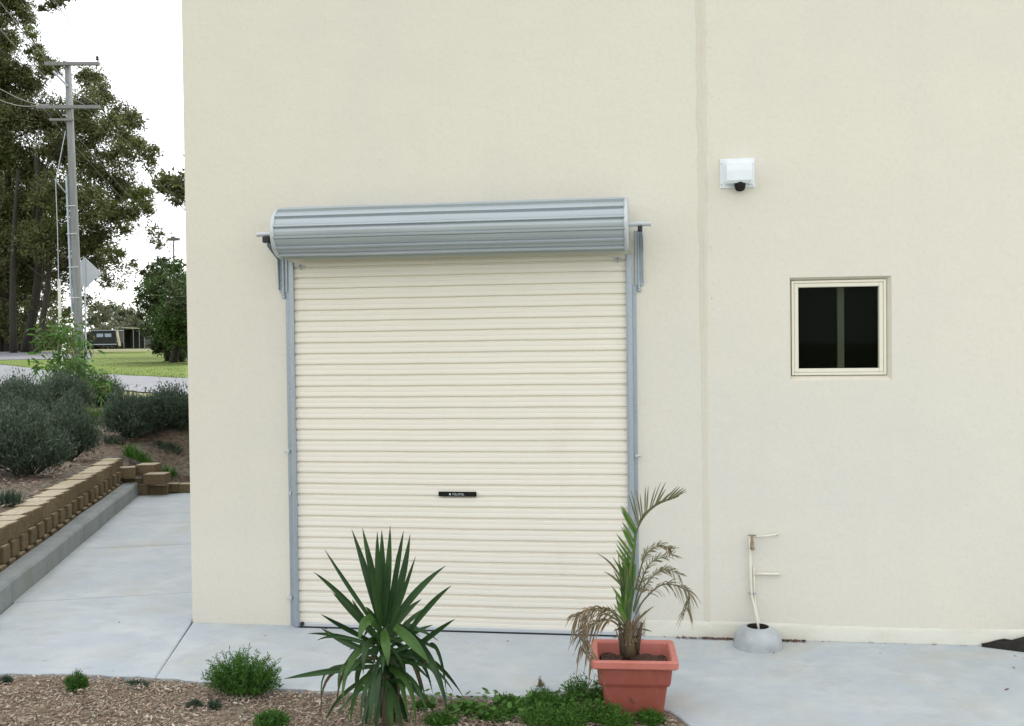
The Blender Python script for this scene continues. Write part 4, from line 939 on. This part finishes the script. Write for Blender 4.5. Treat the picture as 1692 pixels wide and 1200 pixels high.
    m3.build('dead_leaves', 'palm_core', t)
    m1.build('leaves', 'yucca', t); m2.build('pale_leaves', 'yucca_light', t)
    MB().tube([base-np.array([0, 0, .03]), P(632, 1000, .03), P(625, 850, .05), P(618, 760, .06), P(612, 690, .06)], [.030, .026, .028, .026, .012], 12).build('stem', 'palm_core', t, smooth_=True)
yucca()

# pot and palm
def pot():
    c = np.array([-.115, -1.395, -.035]); ang = math.radians(3); cs, sn = math.cos(ang), math.sin(ang)
    t = empty('plant_pot', c, 'square terracotta coloured plastic pot holding the half dry palm', 'plant pot')
    def ringp(hw, hd, z, r=.02):
        out = []
        for sx, sy in ((1, 1), (-1, 1), (-1, -1), (1, -1)):
            a0 = {(1, 1): 0, (-1, 1): 90, (-1, -1): 180, (1, -1): 270}[(sx, sy)]
            for q in (0, 30, 60, 90):
                a = math.radians(a0+q); x = sx*(hw-r)+r*math.cos(a); y = sy*(hd-r)+r*math.sin(a); out.append((c[0]+x*cs-y*sn, c[1]+x*sn+y*cs, c[2]+z))
        return out+out[:1]
    prof = [(.148, .130, 0), (.150, .132, .004), (.178, .155, .205), (.190, .166, .210), (.196, .172, .225), (.205, .180, .312)]
    inn = [(.200, .175, .330), (.185, .160, .24), (.183, .158, .18)]
    MB().grid([ringp(*p) for p in prof]+[ringp(*p) for p in [(.206, .181, .330)]]).build('body', 'terracotta', t)
    MB().grid([ringp(*p) for p in [(.206, .182, .3125), (.228, .202, .3125), (.236, .210, .320), (.237, .211, .352), (.230, .204, .358), (.205, .180, .357), (.198, .173, .345), (.190, .165, .27)]]).build('rim', 'terracotta_rim', t)
    n = 14; P = [[(c[0]+(-.185+.37*i/n)*cs, c[1]+(-.160+.32*j/n), c[2]+.275+random.random()*.018+.015*math.sin(i*.9)*math.cos(j)) for i in range(n+1)] for j in range(n+1)]
    MB().grid(P).build('soil', 'soil', t)
pot()
def palm():
    c = np.array([-.115, -1.37, .245]); D0 = (c-CAM)@_F
    t = empty('potted_palm', c, 'half dry young palm with one green frond and brown drooping fronds in the terracotta pot', 'palm')
    def P(cx, cy, dy=0.0): return at(900+cx/2.929, 790+cy/2.929, D0+dy)
    def poly(pts, n=24):
        pts = np.array(pts); k = len(pts); T = np.linspace(0, k-1, n); out = []
        for s in T:
            i = min(int(s), k-2); f_ = s-i; p0, p1, p2, p3 = pts[max(0, i-1)], pts[i], pts[i+1], pts[min(k-1, i+2)]
            out.append(.5*((2*p1)+(-p0+p2)*f_+(2*p0-5*p1+4*p2-p3)*f_**2+(-p0+3*p1-3*p2+p3)*f_**3))
        return np.array(out)
    ri = MB()
    # main frond: green long leaflets sweeping up along its left side, olive towards the tip
    R1 = poly([P(400, 790), P(412, 680), P(428, 520, .01), P(430, 380, .02), P(442, 270, .02), (P(480, 190, 0)), P(545, 130, -.03), P(628, 98, -.06)], 60)
    ri.tube(R1[::2], list(np.linspace(.010, .002, 30)), 6)
    gm, om, dm = MB(), MB(), MB()
    for k in range(6, 60):
        f_ = k/59
        if f_ > .6 and k % 3 == 0: continue
        for side in (-1, 1):
            p = R1[k]; l = (.30-.14*f_)*random.uniform(.75, 1.1)*(1 if side < 0 else .55)
            if f_ < .62:
                if side > 0 and random.random() < .6: continue
                if side < 0 and random.random() < .3: continue
                d = unit(CR*(-.58 if side < 0 else .10)*random.uniform(.75, 1.25)+CU*1.0+_F*random.uniform(-.3, .3)); l *= (.62 if f_ < .2 else .78); wl = .0075; mb = gm
            else:
                g2 = (f_-.62)/.38; d = unit(CR*((-.32+1.25*g2) if side < 0 else (.35+.9*g2))*random.uniform(.8, 1.2)+CU*(1.0-.45*g2)+_F*random.uniform(-.3, .3)); l = .21*(1-.62*g2)*random.uniform(.7, 1.15)*(1 if side < 0 else .4); wl = .0042; mb = om
            blade(mb, [p, p+d*l*.5+CU*.006, p+d*l], wl, .25, roll=unit(-_F+rng.normal(size=3)*.4))
    # pale green spear close to the main frond
    for k in range(26):
        s = P(395+random.uniform(-12, 14), random.uniform(640, 760)); e = P(395+random.uniform(-45, 55), random.uniform(330, 560), random.uniform(-.03, .04)); blade(gm, [s, (s+e)/2, e], .008, .3, roll=unit(-_F+rng.normal(size=3)*.4))
    def frond(pts, ll, wl, mats, n=26, down=.5, spreadk=1.0, start=.25):
        R = poly([P(*q) for q in pts], n*2); ri.tube(R[::2], list(np.linspace(.006, .0015, n)), 5)
        for k in range(int(start*2*n), 2*n):
            tg = unit(R[min(k+1, 2*n-1)]-R[k-1])
            for sgn in (-1, 1):
                if random.random() < .25: continue
                sd3 = unit(np.cross(tg, _F))*sgn; d = unit(tg*.75+sd3*.55*spreadk+_F*random.uniform(-.5, .5)); l = ll*random.uniform(.5, 1.1); e = R[k]+d*l-np.array([0, 0, l*down*random.uniform(.4, 1.4)])
                blade(random.choice(mats), [R[k], R[k]+d*l*.55+np.array([0, 0, .004]), e], wl*random.uniform(.6, 1.2), .3, roll=unit(-_F+rng.normal(size=3)*.7))
    frond([(430, 640), (450, 560, -.02), (475, 480, -.05), (520, 405, -.08), (620, 372, -.1)], .06, .0022, [om, dm], down=.1)
    frond([(430, 650), (465, 560, .02), (510, 490, .05), (580, 440, .07), (650, 470, .1)], .06, .0022, [dm, om], down=.35)
    frond([(440, 660), (480, 590, 0), (560, 520, -.03), (630, 520, -.07), (700, 560, -.1), (690, 640, -.1)], .075, .0024, [dm, om], down=.75)
    frond([(440, 540), (470, 420, .03), (500, 360, .05), (560, 325, .07), (610, 345, .1)], .055, .002, [dm, om], down=.2)
    frond([(400, 720), (350, 660, -.05), (280, 632, -.1), (210, 640, -.15), (150, 670, -.18)], .085, .0035, [dm], down=.9)
    frond([(390, 740), (320, 690, -.08), (250, 700, -.14), (195, 760, -.16), (235, 900, -.17)], .09, .0036, [dm], down=.9, n=22)
    frond([(390, 730), (340, 680, -.1), (230, 640, -.2), (170, 740, -.2), (180, 830, -.2)], .09, .0035, [dm], down=.9, n=22)
    for e, m_ in (((252, 365, -.05), (350, 410)), ((285, 452, -.05), (350, 480)), ((345, 560, .05), (350, 620)), ((520, 745, .1), (470, 720)), ((330, 745, -.1), (350, 720)), ((530, 620, .05), (480, 650)), ((350, 590, 0), (355, 630)), ((300, 615, 0), (340, 660)), ((490, 640, 0), (450, 690))):
        s = P(400, 740 if m_[1] > 600 else 560); blade(om, [s, P(*m_), P(*e)], .006, .3, roll=-_F)
    for k in range(60):                                 # ragged fibres and cut stubs at the base
        s = P(400+random.uniform(-30, 40), random.uniform(790, 850), random.uniform(-.05, .05)); e = P(400+random.uniform(-75, 95), random.uniform(640, 800), random.uniform(-.1, .1)); blade(dm, [s, (s+e)/2+CU*.02, e], .005, .4, roll=unit(rng.normal(size=3)))
    gm.build('green_leaflets', 'palm_green', t); om.build('olive_leaflets', 'palm_olive', t); dm.build('dry_leaflets', 'palm_dry', t); ri.build('fronds_stalks', 'palm_olive', t)
    MB().tube([P(405, 860), P(405, 800), P(402, 740), P(405, 690)], [.045, .036, .026, .014], 12).tube([P(380, 850, -.03), P(372, 770, -.02), P(360, 700, -.02)], [.02, .014, .006], 8).tube([P(440, 850, .02), P(455, 770, 0), P(470, 700, 0)], [.02, .014, .006], 8).build('stem', 'palm_core', t, smooth_=True)
palm()

# feathery weeds
def feather(name, label, c, rx, ry, h, nst, mat_, leaf=.02, group=None, kind=None, cat='weed', jit=1.0, base_spread=.35, low=.25):
    V, Fc = [], []; c = np.array(c, float)
    for k in range(nst):
        az = random.uniform(0, 6.283); q = math.sqrt(random.random()); tipo = np.array([math.cos(az)*rx*q, math.sin(az)*ry*q, h*(1-.35*q*q)*random.choice([random.uniform(.3, .8), random.uniform(.6, 1.0), random.uniform(.8, 1.25)])]); b = np.array([tipo[0]*base_spread, tipo[1]*base_spread, 0])
        mid = (b+tipo)/2+np.array([0, 0, h*.15]); pts = [(1-t)**2*b+2*t*(1-t)*mid+t*t*tipo for t in np.linspace(0, 1, 13)]
        for i in range(1, 13):
            p0, p1 = c+pts[i-1], c+pts[i]; tg = unit(p1-p0); s = unit(np.cross(tg, [0.3, 1, .2]))*.0011; o = len(V); V += [p0-s, p0+s, p1+s, p1-s]; Fc.append((o, o+1, o+2, o+3))
            if i < 13*low: continue
            for _ in range(5):
                d = unit(tg*.7+rng.normal(size=3)*.8*jit); l = leaf*random.uniform(.6, 1.5); s = unit(np.cross(d, rng.normal(size=3)))*l*.085; p = p0+(p1-p0)*random.random(); o = len(V)
                V += [p, p+d*l*.5+s, p+d*l, p+d*l*.5-s]; Fc.append((o, o+1, o+2, o+3))
    return tag(MB().add(V, Fc).build(name, mat_, origin=c), label, cat, group, kind)
def fg(px, py): return gnd(px, py, -.03)
feather('weed_clump', 'feathery green weed clump left of the yucca at the edge of the apron', fg(402, 1152), .24, .14, .25, 250, 'weed', .024)
feather('weed_clump', 'small tuft of green weed near the left corner of the apron', fg(127, 1143), .065, .05, .105, 110, 'weed', .02)
feather('weed_clump', 'low green weed at the bottom edge between the fern clump and the yucca', fg(448, 1203), .10, .07, .085, 110, 'weed', .02)
feather('weed_clump', 'tiny pale green weed on the bark at the left edge', fg(10, 1132), .05, .04, .045, 40, 'bush', .018)
feather('weed_clump', 'small bluish weed on the bark below the joint in the apron', fg(322, 1170), .05, .04, .04, 34, 'bush', .018)
feather('weed_clump', 'thin grey green weed on the bark just left of the fern clump bottom', fg(355, 1178), .035, .035, .09, 18, 'bush', .02)
feather('weed_clump', 'flat pale weed along the apron edge right of the small green tuft', fg(228, 1136), .09, .03, .035, 46, 'bush', .018)
# leafy mass round the foot of the pot
def mass():
    V, Fc = [], []
    spots = [(770, 1180, .12, .06), (820, 1190, .12, .07), (870, 1180, .12, .09), (895, 1165, .08, .10), (925, 1175, .12, .12), (960, 1160, .11, .15), (1000, 1165, .11, .16), (1040, 1185, .10, .13), (985, 1195, .12, .14), (900, 1200, .14, .10), (1075, 1200, .08, .09), (840, 1170, .08, .07), (730, 1200, .10, .07), (1020, 1205, .10, .12), (700, 1175, .06, .05), (940, 1203, .12, .12)]
    for px, py, r, h in spots:
        c = gnd(px, py, -.03)
        for k in range(260):
            az = random.uniform(0, 6.283); q = math.sqrt(random.random()); tip = c+np.array([math.cos(az)*r*q, math.sin(az)*r*q*.8, h*(1-.4*q*q)*random.uniform(.4, 1.15)]); b = c+np.array([math.cos(az)*r*q*.6, math.sin(az)*r*q*.5, 0])
            for i in range(9):
                p = b+(tip-b)*random.uniform(.25, 1); d = unit(unit(tip-b)*.6+rng.normal(size=3)*.8); l = random.uniform(.010, .030); s = unit(np.cross(d, rng.normal(size=3)))*l*random.uniform(.07, .16); o = len(V)
                V += [p, p+d*l*.5+s, p+d*l, p+d*l*.5-s]; Fc.append((o, o+1, o+2, o+3))
    tag(MB().add(V, Fc).build('ground_cover', 'weed2'), 'dense low green weeds around the foot of the terracotta pot', 'ground cover', kind='stuff')
    V, Fc = [], []
    for k in range(170):                                # broader yellow green leaves among them
        px = random.choice([random.gauss(800, 45), random.uniform(730, 1060)]); c = gnd(px, random.uniform(1165, 1205), -.03); p = c+np.array([0, 0, random.uniform(.02, .11)])
        d = unit(np.array([random.gauss(0, 1), random.gauss(0, 1), .35])); s0 = unit(np.cross(d, [0, 0, 1.])); l = random.uniform(.025, .05); n = 6; o = len(V); V += [p]+[p+d*l*t+s0*l*.38*math.sin(t*math.pi)**.7 for t in (.25, .5, .75)]+[p+d*l]+[p+d*l*t-s0*l*.38*math.sin(t*math.pi)**.7 for t in (.75, .5, .25)]; Fc.append(tuple(range(o, o+8)))
    tag(MB().add(V, Fc).build('broadleaf_weeds', 'weed'), 'yellow green broad leaved weeds between the yucca and the pot', 'ground cover', kind='stuff')
mass()
for x, lb in (((893, 1142), 'thin dry sprig standing at the apron edge left of the pot'),):
    feather('dry_sprig', lb, fg(*x), .025, .02, .075, 12, 'palm_dry', .014)
for o in bpy.data.objects:
    if '_o' in o: del o['_o']
